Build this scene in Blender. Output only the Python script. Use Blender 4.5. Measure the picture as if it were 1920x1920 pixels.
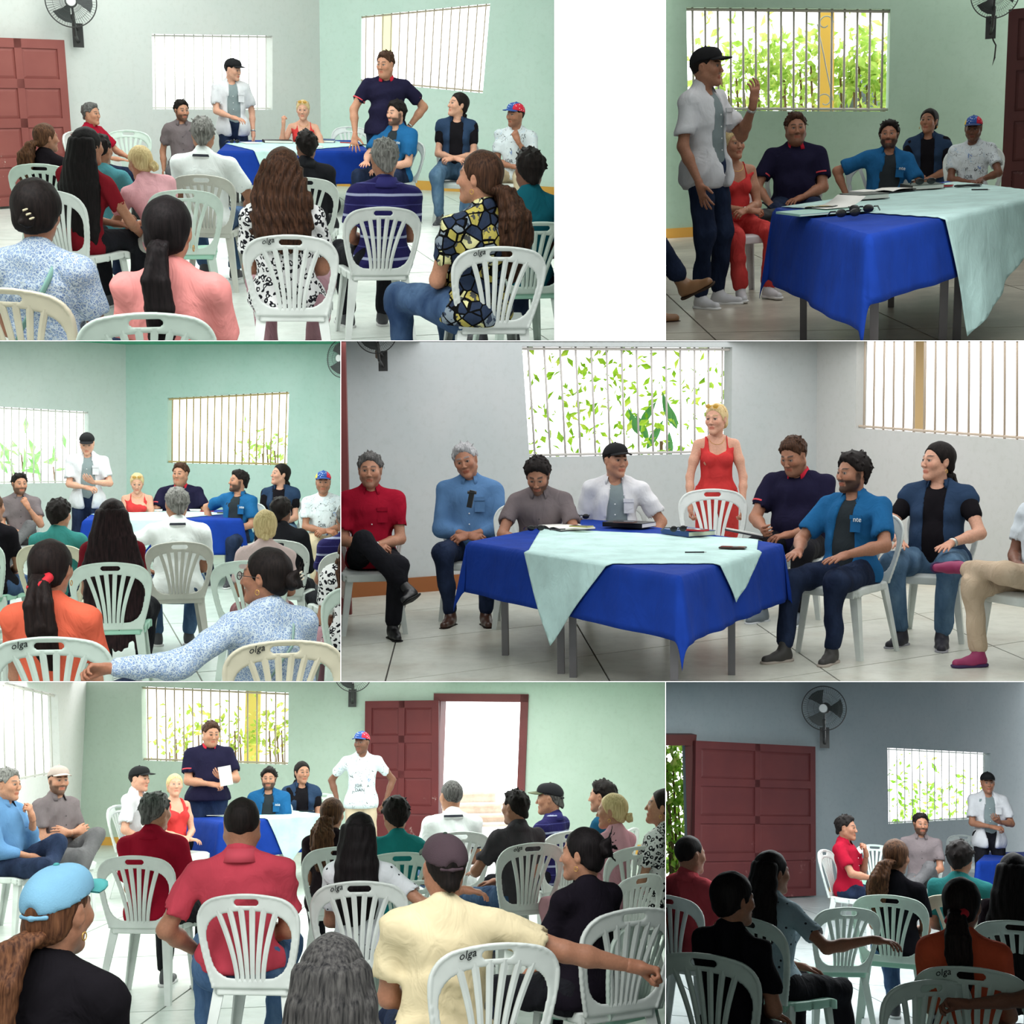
import bpy, bmesh, math, random
import numpy as np
from mathutils import Vector, Matrix
D_=bpy.data; SC=bpy.context.scene; COL=SC.collection
for o in list(D_.objects): D_.objects.remove(o)
rad=math.radians
# ---------------------------------------------------------------- camera, sky, exposure
F=2400.0                                     # focal length in pixels of the 1920 px wide frame (45 mm)
cd=D_.cameras.new('camera'); cam=D_.objects.new('camera',cd); COL.objects.link(cam)
cd.sensor_width=36; cd.lens=36*F/1920; cd.clip_start=.05; cd.clip_end=300
cam.matrix_world=Matrix.Rotation(math.pi/2,4,'X'); SC.camera=cam
SC.view_settings.view_transform='Standard'; SC.view_settings.look='None'
SC.view_settings.exposure=0; SC.view_settings.gamma=1; SC.view_settings.use_curve_mapping=False
SC.cycles.use_denoising=True; SC.cycles.max_bounces=6; SC.cycles.diffuse_bounces=4; SC.cycles.glossy_bounces=2
SC.cycles.sample_clamp_indirect=4
W=D_.worlds.new('overcast_sky'); SC.world=W; W.use_nodes=True
W.node_tree.nodes['Background'].inputs[0].default_value=(1,1,1,1)
W.node_tree.nodes['Background'].inputs[1].default_value=4.0
# ---------------------------------------------------------------- the six rooms, each an open-fronted set seen by the one camera
# x0,x1,y0,y1 extent; uc,vh a point of the room's eye-level line; H eye height; ux column where plumb lines stand upright; w roll weight
PAN=dict(A=(0,1040,0,639,520,90,1.87,430,.5),B=(1248,1920,0,639,1584,208,1.29,1500,1),C=(0,639,639,1278,320,792,1.84,330,.8),
         D=(639,1920,639,1278,1280,775,1.61,1500,.8),E=(0,1248,1278,1920,623,1361,1.73,600,.3),F=(1248,1920,1278,1920,1584,1436,1.79,1600,.8))
def ray(u,v): return Vector(((u-960)/F,1,(960-v)/F)).normalized()
class Panel:
    def __init__(s,n):
        s.n=n; s.x0,s.x1,s.y0,s.y1,uc,vh,s.H,ux,w=PAN[n]
        y=ray(uc,vh); c=ray(ux,vh)
        lv=(y.cross(Vector((0,0,1)))).cross(y)                    # level eye line
        # up such that a plumb line through (ux, middle) stays in its pixel column
        a=ray(ux,s.y0); b=ray(ux,s.y1); nrm=a.cross(b).normalized()
        up=y.cross(nrm); up=up if up.z>0 else -up
        hz=ray(uc+200,vh)-ray(uc-200,vh); hz=(hz-y*hz.dot(y)).normalized(); upl=hz.cross(y); upl=upl if upl.z>0 else -upl
        z=(up.normalized()*w+upl.normalized()*(1-w)).normalized(); z=(z-y*z.dot(y)).normalized(); x=y.cross(z)
        R=Matrix((x,y,z)).transposed()
        s.R=R; s.Ri=R.transposed(); s.M=R.to_4x4()@Matrix.Translation((0,0,-s.H)); s.objs=[]
    def ray(s,u,v): return s.Ri@ray(u,v)
    def at(s,u,v,ppm):                                             # point seen at (u,v) where one metre measures ppm pixels
        r=ray(u,v); c=r.y; Dm=F/(ppm*c**1.5)
        return s.Ri@(r*Dm)+Vector((0,0,s.H))
    def onz(s,u,v,z=0.):
        r=s.ray(u,v); t=(z-s.H)/r.z; return r*t+Vector((0,0,s.H))
    def onplane(s,u,v,p0,n):
        r=s.ray(u,v); c=Vector((0,0,s.H)); t=(p0-c).dot(n)/r.dot(n); return c+r*t
    def ppm(s,p):
        q=s.R@(p-Vector((0,0,s.H))); l=q.length; c=q.y/l; return F/(l*c**1.5)
    def px(s,p):
        q=s.R@(Vector(p)-Vector((0,0,s.H))); return (960+F*q.x/q.y,960-F*q.z/q.y)
PS={n:Panel(n) for n in PAN}
CUR=[None]
# ---------------------------------------------------------------- object helpers
def link(o,parent=None):
    COL.objects.link(o)
    if parent is not None: o.parent=parent
    elif CUR[0]: CUR[0].objs.append(o)
    return o
def tag(o,label=None,cat=None,group=None,kind=None):
    if label: o['label']=label
    if cat: o['category']=cat
    if group: o['group']=group
    if kind: o['kind']=kind
    return o
def empty(name,M,label=None,cat=None,group=None):
    o=D_.objects.new(name,None); o.empty_display_size=.1; link(o)
    o.matrix_world=(CUR[0].M@M) if CUR[0] else M
    return tag(o,label,cat,group)
def mkmesh(name,V,Fc,mat,smooth=True,col=None):
    V=np.asarray(V,np.float32).reshape(-1,3); me=D_.meshes.new(name)
    if isinstance(Fc,np.ndarray) and Fc.ndim==2 and Fc.shape[1]==4:
        n=len(Fc); me.vertices.add(len(V)); me.vertices.foreach_set('co',V.ravel())
        me.loops.add(4*n); me.loops.foreach_set('vertex_index',Fc.astype(np.int32).ravel())
        me.polygons.add(n); me.polygons.foreach_set('loop_start',np.arange(0,4*n,4,dtype=np.int32))
        me.update(calc_edges=True)
    else: me.from_pydata(V.tolist(),[],[list(map(int,f)) for f in Fc])
    if col is not None:
        a=me.color_attributes.new('Col','FLOAT_COLOR','POINT'); c=np.ones((len(V),4),np.float32); c[:,:3]=col; a.data.foreach_set('color',c.ravel())
    if smooth: me.polygons.foreach_set('use_smooth',np.ones(len(me.polygons),bool))
    if mat is not None: me.materials.append(mat)
    return me
def obj(name,me,parent=None,M=None,label=None,cat=None,group=None,kind=None):
    o=D_.objects.new(name,me); link(o,parent)
    if parent is None: o.matrix_world=(CUR[0].M@(M or Matrix())) if CUR[0] else (M or Matrix())
    elif M is not None: o.matrix_local=M
    return tag(o,label,cat,group,kind)
def struct(name,me,M=None): return obj(name,me,None,M,kind='structure')
class MB:                                                          # collects simple shapes into one mesh
    def __init__(s): s.v=[]; s.f=[]
    def add(s,V,Fc):
        n=len(s.v); s.v+= [tuple(v) for v in V]; s.f+=[[i+n for i in f] for f in Fc]; return s
    def box(s,c,d,R=None,ch=0):
        x,y,z=d[0]/2,d[1]/2,d[2]/2; V=[Vector((a*x,b*y,e*z)) for a in(-1,1) for b in(-1,1) for e in(-1,1)]
        if R is not None: V=[R@v for v in V]
        c=Vector(c); return s.add([c+v for v in V],[(0,1,3,2),(4,6,7,5),(0,4,5,1),(2,3,7,6),(0,2,6,4),(1,5,7,3)])
    def hexa(s,P): return s.add(P,[(0,3,2,1),(4,5,6,7),(0,1,5,4),(1,2,6,5),(2,3,7,6),(3,0,4,7)])
    def tube(s,P,r,n=8,cap=True,sx=1.):
        P=[Vector(p) for p in P]; m=len(P); rr=r if isinstance(r,(list,tuple)) else [r]*m
        V=[];t=(P[1]-P[0]).normalized(); a=t.orthogonal().normalized()
        for i,p in enumerate(P):
            t=(P[min(i+1,m-1)]-P[max(i-1,0)]).normalized(); a=(a-t*a.dot(t)).normalized(); b=t.cross(a)
            for k in range(n): w=2*math.pi*k/n; V.append(p+(a*math.cos(w)+b*math.sin(w)*sx)*rr[i])
        Fc=[(i*n+k,i*n+(k+1)%n,(i+1)*n+(k+1)%n,(i+1)*n+k) for i in range(m-1) for k in range(n)]
        if cap: Fc+=[tuple(range(n-1,-1,-1)),tuple((m-1)*n+k for k in range(n))]
        return s.add(V,Fc)
    def strip(s,rows,closed=False):                                # loft of rows of points
        n=len(rows[0]); V=[p for r in rows for p in r]
        return s.add(V,[(i*n+k,i*n+(k+1)%n,(i+1)*n+(k+1)%n,(i+1)*n+k) for i in range(len(rows)-1) for k in range(n if closed else n-1)])
    def mesh(s,name,mat,smooth=False): return mkmesh(name,[tuple(v) for v in s.v],s.f,mat,smooth)
    def build(s,name,mat,parent=None,M=None,smooth=False,**k): return obj(name,s.mesh(name,mat,smooth),parent,M,**k)
# ---------------------------------------------------------------- materials
MC={}
def lin(c): return tuple(((x/255)/12.92 if x/255<=.04045 else ((x/255+.055)/1.055)**2.4) for x in c)
def mat(key,c=None,rough=.7,spec=.3,pat=None,c2=None,c3=None,sc=1.,bump=0,bsc=60,metal=0,emit=0,sheen=0,bd=.004,alpha=1,trans=0):
    if key in MC: return MC[key]
    m=D_.materials.new(key); m.use_nodes=True; nt=m.node_tree; N=nt.nodes; L=nt.links; b=N['Principled BSDF']; MC[key]=m
    c=lin(c or (200,200,200)); b.inputs['Base Color'].default_value=(*c,1); m.diffuse_color=(*c,1)
    b.inputs['Roughness'].default_value=rough; b.inputs['Specular IOR Level'].default_value=spec; b.inputs['Metallic'].default_value=metal
    b.inputs['Alpha'].default_value=alpha; b.inputs['Transmission Weight'].default_value=trans
    if sheen: b.inputs['Sheen Weight'].default_value=sheen
    if emit: b.inputs['Emission Color'].default_value=(*c,1); b.inputs['Emission Strength'].default_value=emit
    tc=N.new('ShaderNodeTexCoord'); mp=N.new('ShaderNodeMapping'); L.new(tc.outputs['Object'],mp.inputs[0])
    def noise(scale,detail=3,v=(1,1,1),r=.55):
        q=N.new('ShaderNodeMapping'); L.new(tc.outputs['Object'],q.inputs[0]); q.inputs['Scale'].default_value=v
        n=N.new('ShaderNodeTexNoise'); n.inputs['Scale'].default_value=scale; n.inputs['Detail'].default_value=detail; n.inputs['Roughness'].default_value=r
        L.new(q.outputs[0],n.inputs[0]); return n
    def ramp(src,stops,const=False):
        r=N.new('ShaderNodeValToRGB'); L.new(src,r.inputs[0]); e=r.color_ramp.elements
        if const: r.color_ramp.interpolation='CONSTANT'
        while len(e)<len(stops): e.new(.5)
        for el,(p,cc) in zip(e,stops): el.position=p; el.color=(*cc,1)
        return r
    def out(s): L.new(s,b.inputs['Base Color'])
    C2=lin(c2) if c2 else tuple(x*.7 for x in c); C3=lin(c3) if c3 else C2
    if pat=='col':
        a=N.new('ShaderNodeVertexColor'); a.layer_name='Col'; n=noise(90,2); r=ramp(n.outputs[0],[(.3,(.9,.88,.87)),(.7,(1.06,1.04,1.03))])
        x=N.new('ShaderNodeMix'); x.data_type='RGBA'; x.blend_type='MULTIPLY'; x.inputs[0].default_value=1; L.new(a.outputs[0],x.inputs[6]); L.new(r.outputs[0],x.inputs[7]); out(x.outputs[2])
    elif pat=='cloth':
        n=noise(5*sc,3); out(ramp(n.outputs[0],[(.3,tuple(x*.86 for x in c)),(.7,tuple(min(1,x*1.1) for x in c))]).outputs[0])
    elif pat=='denim':
        n=noise(9,4,(1,1,.45)); out(ramp(n.outputs[0],[(.3,c),(.52,tuple(.6*x+.4*y for x,y in zip(c,C2))),(.75,C2)]).outputs[0])
    elif pat=='hair':
        n=noise(120,3,(1,1,.07)); out(ramp(n.outputs[0],[(.32,c),(.72,C2)]).outputs[0])
        bp=N.new('ShaderNodeBump'); bp.inputs['Strength'].default_value=.35; bp.inputs['Distance'].default_value=.006; L.new(n.outputs[0],bp.inputs['Height']); L.new(bp.outputs[0],b.inputs['Normal'])
    elif pat=='leopard':
        v=N.new('ShaderNodeTexVoronoi'); v.inputs['Scale'].default_value=34*sc; n=noise(22*sc,2)
        q=N.new('ShaderNodeMix'); q.data_type='VECTOR'; q.inputs[0].default_value=.035; L.new(tc.outputs['Object'],q.inputs[4]); L.new(n.outputs[1],q.inputs[5]); L.new(q.outputs[1],v.inputs['Vector'])
        r=ramp(v.outputs['Distance'],[(0,c),(.22,C2),(.46,c)],True)
        v2=N.new('ShaderNodeTexVoronoi'); v2.inputs['Scale'].default_value=62*sc; L.new(q.outputs[1],v2.inputs['Vector']); r2=ramp(v2.outputs['Distance'],[(0,(0,0,0)),(.3,(1,1,1))],True)
        n2=noise(18*sc,1); r3=ramp(n2.outputs[0],[(0,(0,0,0)),(.47,(1,1,1))],True)
        x=N.new('ShaderNodeMix'); x.data_type='RGBA'; L.new(r3.outputs[0],x.inputs[0]); L.new(r.outputs[0],x.inputs[6]); x.inputs[7].default_value=(*c,1)
        y=N.new('ShaderNodeMix'); y.data_type='RGBA'; y.blend_type='DARKEN'; y.inputs[0].default_value=1; L.new(r.outputs[0],y.inputs[6]); L.new(r2.outputs[0],y.inputs[7])
        out(r.outputs[0])
    elif pat=='floral':
        v=N.new('ShaderNodeTexVoronoi'); v.inputs['Scale'].default_value=75*sc; v.feature='DISTANCE_TO_EDGE'; n=noise(40*sc,2)
        q=N.new('ShaderNodeMix'); q.data_type='VECTOR'; q.inputs[0].default_value=.03; L.new(tc.outputs['Object'],q.inputs[4]); L.new(n.outputs[1],q.inputs[5]); L.new(q.outputs[1],v.inputs['Vector'])
        out(ramp(v.outputs['Distance'],[(0,c),(.1,c),(.16,C2),(.3,C3)]).outputs[0])
    elif pat=='abstract':
        v=N.new('ShaderNodeTexVoronoi'); v.inputs['Scale'].default_value=17*sc; L.new(mp.outputs[0],v.inputs['Vector']); sp=N.new('ShaderNodeSeparateColor'); L.new(v.outputs['Color'],sp.inputs[0])
        r=ramp(sp.outputs[0],[(0,c),(.38,C2),(.66,C3),(.82,lin((208,205,150)))],True)
        v2=N.new('ShaderNodeTexVoronoi'); v2.inputs['Scale'].default_value=17*sc; v2.feature='DISTANCE_TO_EDGE'; L.new(mp.outputs[0],v2.inputs['Vector']); r2=ramp(v2.outputs['Distance'],[(0,(0,0,0)),(.06,(1,1,1))],True)
        n=noise(28*sc,2); r4=ramp(n.outputs[0],[(0,(.02,.03,.06)),(.44,(1,1,1))],True)
        x=N.new('ShaderNodeMix'); x.data_type='RGBA'; x.blend_type='DARKEN'; x.inputs[0].default_value=1; L.new(r.outputs[0],x.inputs[6]); L.new(r2.outputs[0],x.inputs[7])
        y=N.new('ShaderNodeMix'); y.data_type='RGBA'; y.blend_type='DARKEN'; y.inputs[0].default_value=.9; L.new(x.outputs[2],y.inputs[6]); L.new(r4.outputs[0],y.inputs[7]); out(y.outputs[2])
    elif pat=='stripe':                                            # thin stripes across z
        sx=N.new('ShaderNodeSeparateXYZ'); L.new(tc.outputs['Object'],sx.inputs[0]); a=N.new('ShaderNodeMath'); a.operation='MULTIPLY'; a.inputs[1].default_value=14*sc; L.new(sx.outputs[2],a.inputs[0])
        f=N.new('ShaderNodeMath'); f.operation='FRACT'; L.new(a.outputs[0],f.inputs[0]); out(ramp(f.outputs[0],[(0,C2),(.12,c),(.5,c),(.55,C3),(.6,c)],True).outputs[0])
    elif pat=='dots':
        v=N.new('ShaderNodeTexVoronoi'); v.inputs['Scale'].default_value=13*sc; v.inputs['Randomness'].default_value=.35; L.new(mp.outputs[0],v.inputs['Vector']); out(ramp(v.outputs['Distance'],[(0,C2),(.16,c)],True).outputs[0])
    elif pat=='plaster':
        n=noise(1.3,5); n2=noise(14,4,(1,1,1),.7); r=ramp(n.outputs[0],[(.3,c),(.7,C2)]); r2=ramp(n2.outputs[0],[(.28,(.93,.93,.92)),(.5,(1,1,1))])
        x=N.new('ShaderNodeMix'); x.data_type='RGBA'; x.blend_type='MULTIPLY'; x.inputs[0].default_value=1; L.new(r.outputs[0],x.inputs[6]); L.new(r2.outputs[0],x.inputs[7]); out(x.outputs[2])
    elif pat=='stain':
        n=noise(1.1,6,(1,1,1),.65); n2=noise(7,5,(1,1,1),.7); r=ramp(n.outputs[0],[(.3,c),(.5,C2),(.72,C3)]); r2=ramp(n2.outputs[0],[(.25,(.8,.8,.79)),(.55,(1,1,1))])
        x=N.new('ShaderNodeMix'); x.data_type='RGBA'; x.blend_type='MULTIPLY'; x.inputs[0].default_value=1; L.new(r.outputs[0],x.inputs[6]); L.new(r2.outputs[0],x.inputs[7]); out(x.outputs[2])
    elif pat=='peel':
        n=noise(3.2,8,(1,1,.8),.75); sx=N.new('ShaderNodeSeparateXYZ'); L.new(tc.outputs['Object'],sx.inputs[0])
        a=N.new('ShaderNodeMath'); a.operation='MULTIPLY_ADD'; a.inputs[1].default_value=-.10; a.inputs[2].default_value=.05; L.new(sx.outputs[2],a.inputs[0])
        d=N.new('ShaderNodeMath'); L.new(a.outputs[0],d.inputs[0]); L.new(n.outputs[0],d.inputs[1])
        n3=noise(2,3); r0=ramp(n3.outputs[0],[(.3,c),(.7,C2)]); r=ramp(d.outputs[0],[(.60,(0,0,0)),(.62,(1,1,1))])
        x=N.new('ShaderNodeMix'); x.data_type='RGBA'; L.new(r.outputs[0],x.inputs[0]); L.new(r0.outputs[0],x.inputs[6]); x.inputs[7].default_value=(*C3,1); out(x.outputs[2])
    elif pat=='cap3':                                              # tricolour cap: yellow, blue with stars, red by side
        sx=N.new('ShaderNodeSeparateXYZ'); L.new(tc.outputs['Object'],sx.inputs[0]); a=N.new('ShaderNodeMath'); a.operation='MULTIPLY_ADD'; a.inputs[1].default_value=-5.5; a.inputs[2].default_value=.5; L.new(sx.outputs[0],a.inputs[0])
        r=ramp(a.outputs[0],[(0,lin((226,190,60))),(.16,lin((52,84,150))),(.72,lin((206,44,66)))],True)
        v=N.new('ShaderNodeTexVoronoi'); v.inputs['Scale'].default_value=44; L.new(mp.outputs[0],v.inputs['Vector']); r2=ramp(v.outputs['Distance'],[(0,(.8,.85,.9)),(.22,(0,0,0))],True)
        x=N.new('ShaderNodeMix'); x.data_type='RGBA'; x.blend_type='LIGHTEN'; x.inputs[0].default_value=.85; L.new(r.outputs[0],x.inputs[6]); L.new(r2.outputs[0],x.inputs[7]); out(x.outputs[2])
    elif pat=='scribble':
        n=noise(11*sc,3); r=ramp(n.outputs[0],[(0,c),(.485,C2),(.5,c),(.60,C3),(.612,c)],True); n2=noise(6*sc,1); r2=ramp(n2.outputs[0],[(0,(0,0,0)),(.45,(1,1,1))],True)
        x=N.new('ShaderNodeMix'); x.data_type='RGBA'; L.new(r2.outputs[0],x.inputs[0]); x.inputs[6].default_value=(*c,1); L.new(r.outputs[0],x.inputs[7]); out(x.outputs[2])
    elif pat=='leaf':
        oi=N.new('ShaderNodeObjectInfo'); n=noise(7,2); r=ramp(n.outputs[0],[(.3,c),(.5,C2),(.7,C3)]); out(r.outputs[0])
        b.inputs['Transmission Weight'].default_value=0; tb=N.new('ShaderNodeBsdfTranslucent'); L.new(r.outputs[0],tb.inputs[0]); ms=N.new('ShaderNodeMixShader'); ms.inputs[0].default_value=.5; L.new(b.outputs[0],ms.inputs[1]); L.new(tb.outputs[0],ms.inputs[2]); L.new(ms.outputs[0],N['Material Output'].inputs[0])
    if bump:
        n=noise(bsc,3,(1,1,.6) if bd>.01 else (1,1,1)); n.inputs['Distortion'].default_value=1.2 if bd>.01 else 0; bp=N.new('ShaderNodeBump'); bp.inputs['Strength'].default_value=bump; bp.inputs['Distance'].default_value=bd; L.new(n.outputs[0],bp.inputs['Height']); L.new(bp.outputs[0],b.inputs['Normal'])
    return m
# ---------------------------------------------------------------- distance-field modelling (smooth organic surfaces)
def A3(*a): return np.array(a,float)
def cap(a,b,ra,rb=None,k=.03,op='+'): return ('c',np.array(a,float),np.array(b,float),ra,ra if rb is None else rb,k,op)
def ell(c,r,R=None,k=.04,op='+'): return ('e',np.array(c,float),np.array(r,float),None if R is None else np.array(R),k,op)
def field(prims,h,disp=None,cut=None):
    lo=np.array([1e9]*3); hi=-lo; bb=[]
    for p in prims:
        if p[0]=='c': r=max(p[3],p[4]); a=np.minimum(p[1],p[2])-r; b=np.maximum(p[1],p[2])+r
        else:
            r=p[2] if p[3] is None else np.sqrt(((np.array(p[3])*p[2][None,:])**2).sum(1)); a=p[1]-r; b=p[1]+r
        bb.append((a,b))
        if p[-1]=='+': lo=np.minimum(lo,a); hi=np.maximum(hi,b)
    lo-=3*h; hi+=3*h; n=np.ceil((hi-lo)/h).astype(int)+1
    ax=[(lo[i]+h*np.arange(n[i])).astype(np.float32) for i in range(3)]
    f=np.full(n,.5,np.float32)
    for p,(a,b) in zip(prims,bb):
        k=p[-2]; m=k+2.5*h; i0=np.clip(((a-m-lo)/h).astype(int),0,n-1); i1=np.clip(np.ceil((b+m-lo)/h).astype(int)+1,1,n)
        if (i1<=i0).any(): continue
        X=ax[0][i0[0]:i1[0],None,None]; Y=ax[1][None,i0[1]:i1[1],None]; Z=ax[2][None,None,i0[2]:i1[2]]
        if p[0]=='c':
            A,B=p[1],p[2]; ab=B-A; l2=float(ab@ab)+1e-9
            t=np.clip(((X-A[0])*ab[0]+(Y-A[1])*ab[1]+(Z-A[2])*ab[2])/l2,0,1)
            d=np.sqrt((X-A[0]-t*ab[0])**2+(Y-A[1]-t*ab[1])**2+(Z-A[2]-t*ab[2])**2)-(p[3]+(p[4]-p[3])*t)
        else:
            c,r,R=p[1],p[2],p[3]; x,y,z=X-c[0],Y-c[1],Z-c[2]
            if R is not None: x,y,z=R[0,0]*x+R[1,0]*y+R[2,0]*z,R[0,1]*x+R[1,1]*y+R[2,1]*z,R[0,2]*x+R[1,2]*y+R[2,2]*z
            k0=np.sqrt((x/r[0])**2+(y/r[1])**2+(z/r[2])**2)+1e-6; k1=np.sqrt((x/r[0]**2)**2+(y/r[1]**2)**2+(z/r[2]**2)**2)+1e-6
            d=k0*(k0-1)/k1
        s=(slice(i0[0],i1[0]),slice(i0[1],i1[1]),slice(i0[2],i1[2])); g=f[s]
        if p[-1]=='+': f[s]=np.minimum(g,d)-np.maximum(k-np.abs(g-d),0)**2/(4*k)
        else: f[s]=np.maximum(g,-d)+np.maximum(k-np.abs(g+d),0)**2/(4*k)
    X,Y,Z=ax[0][:,None,None],ax[1][None,:,None],ax[2][None,None,:]
    if disp: f=f+disp(X,Y,Z)
    if cut:
        for c in cut: f=np.maximum(f,c(X,Y,Z))
    f[0]=f[-1]=.5; f[:,0]=f[:,-1]=.5; f[:,:,0]=f[:,:,-1]=.5
    return f,lo
def snet(f,lo,h):
    s=f<0; c=np.zeros(tuple(np.array(f.shape)-1),np.int8)
    for i in(0,1):
        for j in(0,1):
            for k in(0,1): c+=s[i:f.shape[0]-1+i,j:f.shape[1]-1+j,k:f.shape[2]-1+k]
    act=(c>0)&(c<8); idx=np.argwhere(act); vid=np.full(c.shape,-1,np.int64); vid[act]=np.arange(len(idx))
    acc=np.zeros((len(idx),3)); cnt=np.zeros(len(idx))
    for a in range(3):
        o=[x for x in range(3) if x!=a]
        for p in(0,1):
            for q in(0,1):
                o1=np.zeros(3,int); o1[o[0]]=p; o1[o[1]]=q; o2=o1.copy(); o2[a]=1
                f1=f[tuple((idx+o1).T)]; f2=f[tuple((idx+o2).T)]; m=(f1<0)!=(f2<0)
                t=np.where(m,f1/np.where(m,f1-f2,1),0); P=o1[None,:]+t[:,None]*(o2-o1)[None,:]
                acc+=P*m[:,None]; cnt+=m
    V=lo+h*(idx+acc/np.maximum(cnt,1)[:,None]); Q=[]
    for a in range(3):
        b,c2=(a+1)%3,(a+2)%3; sl=[slice(None)]*3; sl2=[slice(None)]*3; sl[a]=slice(0,-1); sl2[a]=slice(1,None)
        s1=s[tuple(sl)]; s2=s[tuple(sl2)]; e=np.argwhere(s1!=s2)
        e=e[(e[:,b]>0)&(e[:,c2]>0)&(e[:,b]<f.shape[b]-1)&(e[:,c2]<f.shape[c2]-1)]
        if not len(e): continue
        eb=np.zeros(3,int); eb[b]=1; ec=np.zeros(3,int); ec[c2]=1
        q=np.stack([vid[tuple(x.T)] for x in(e,e-eb,e-eb-ec,e-ec)],1); fl=s1[tuple(e.T)]
        q[~fl]=q[~fl][:,::-1]; Q.append(q)
    Q=np.concatenate(Q) if Q else np.zeros((0,4),int)
    return V,Q[(Q>=0).all(1)]
def surf(prims,h,disp=None,cut=None):
    f,lo=field(prims,h,disp,cut); return snet(f,lo,h)
def folds(seed,amp=.004,sc=22.):
    r=np.random.RandomState(seed); K=r.normal(size=(5,3))*sc; K[:,2]*=.75; ph=r.rand(5)*6.28; w=[1,.8,.7,.5,.5]
    def g(X,Y,Z):
        q=0
        for i in range(5): q=q+w[i]*np.sin(K[i,0]*X+K[i,1]*Y+K[i,2]*Z+ph[i]+1.3*np.sin(9*Z+7*X+i))
        return (amp*(np.abs(q)-1.1)).astype(np.float32)
    return g
def Rx(a): return np.array(Matrix.Rotation(rad(a),3,'X'))
def Ry(a): return np.array(Matrix.Rotation(rad(a),3,'Y'))
def Rz(a): return np.array(Matrix.Rotation(rad(a),3,'Z'))
def nrm(v): v=np.array(v,float); return v/(np.linalg.norm(v)+1e-9)
# ---------------------------------------------------------------- head (x right, y face direction, z up; origin mid-head)
HC={}
def head(female,h,fat=0):
    h=round(h,4); key=(female,h,fat)
    if key in HC: return HC[key]
    j=-.004 if female else .002+.008*fat
    P=[ell((0,-.014,.026),(.074,.094,.09),k=.02),ell((0,.02,-.028),(.059+j,.066,.083),k=.03)]
    for s in(-1,1):
        P+=[cap((s*(.048+j),.0,-.05),(0,.062,-.094),.022+j*.6,.02,k=.025),ell((s*.038,.058,-.018),(.024,.024,.024),k=.025),
            cap((s*.012,.084,.026),(s*.04,.070,.028),.008,.007,k=.012)]
    P+=[cap((0,.084,.016),(0,.103,-.024),.0075,.0095,k=.012),ell((0,.1045,-.028),(.011,.010,.009),k=.006)]
    for s in(-1,1): P+=[ell((s*.013,.099,-.031),(.008,.009,.007),k=.006),
        ell((s*.03,.097,.006),(.017,.02,.011),k=.012,op='-'),
        ell((s*.029,.071,.006),(.0155,.0155,.0125),k=.003),
        cap((s*.015,.087,.0125),(s*.043,.078,.011),.0035,.003,k=.004),cap((s*.017,.085,-.001),(s*.041,.078,.0),.0025,.0025,k=.004),
        ell((s*.076,-.012,-.004),(.010,.02,.031),Rz(-s*18)@Ry(s*10),k=.006),ell((s*.086,-.006,-.002),(.006,.011,.018),Rz(-s*18),k=.006,op='-')]
    P+=[cap((-.02,.082,-.0575),(.02,.082,-.0575),.005,k=.008),cap((-.009,.087,-.0565),(.009,.087,-.0565),.005,k=.008),cap((-.012,.083,-.067),(.012,.083,-.067),.0068,.0068,k=.008),
        ell((0,.094,-.0618),(.022,.009,.0014),k=.003,op='-'),ell((0,.074,-.098),(.019,.016,.016),k=.018)]
    if fat: P+=[ell((0,.03,-.10),(.055,.045,.035),k=.04)]
    P+=[cap((0,-.022,-.05),(0,-.028,-.135),.049 if female else .056+.008*fat,.046 if female else .052+.004*fat,k=.03)]
    V,Q=surf(P,h); HC[key]=(V,Q); return V,Q
def sstep(a,b,x): t=np.clip((x-a)/(b-a),0,1); return t*t*(3-2*t)
def headcol(V,skin,female,beard=0,hair=(20,15,12),lips=None,brow=True):
    x,y,z=np.abs(V[:,0]),V[:,1],V[:,2]; c=np.tile(np.array(lin(skin)),(len(V),1)); H=np.array(lin(hair)); 
    def mix(m,col): nonlocal c; m=m[:,None]; c=c*(1-m)+np.array(col)[None,:]*m
    sk=np.array(lin(skin))
    mix(.35*sstep(.03,.0,np.hypot(x-.042,(z+.02))) *(y>.03), sk*A3(1.15,.8,.75))
    mix(.45*sstep(.016,.004,np.abs(z-.008))*sstep(.05,.04,x)*sstep(.01,.016,x)*(y>.05),sk*.6)
    if beard:
        m=sstep(-.03,-.045,z)*sstep(-.02,.01,y)*sstep(-.125,-.11,z); inner=sstep(.03,.024,x)*sstep(-.046,-.05,z)*sstep(-.078,-.072,z)*(y>.07)
        must=sstep(.028,.022,x)*sstep(-.038,-.042,z)*sstep(-.056,-.052,z)*(y>.06); side=sstep(.05,.058,x)*sstep(.02,.0,z)*sstep(-.01,.0,y)*sstep(.035,.02,y)
        m=np.maximum(np.maximum(m*(1-inner),must),side); mix(beard*m,H*.6+sk*.12)
    li=sstep(.025,.019,x)*sstep(-.0505,-.054,z)*sstep(-.076,-.071,z)*(y>.078); mix(li*.9,lin(lips) if lips else sk*A3(.85,.5,.48))
    if brow: mix(.9*sstep(.007,.003,np.abs(z-.0345+.12*np.abs(x-.03)))*sstep(.009,.014,x)*sstep(.05,.044,x)*(y>.045),H*.7+sk*.06)
    # eyes
    e=np.hypot(x-.0295,(z-.006)*1.35); m=sstep(.0118,.0095,e)*(y>.076); mix(m*.9,(.36,.33,.31)); mix(sstep(.0078,.006,np.hypot(x-.0295,z-.006))*(y>.076),(.02,.012,.008))
    mix(.8*sstep(.003,.001,np.abs(z-.0125+.3*np.abs(x-.03)**1.2))*sstep(.014,.017,x)*sstep(.046,.042,x)*(y>.07),(.02,.015,.012))
    return c
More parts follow.
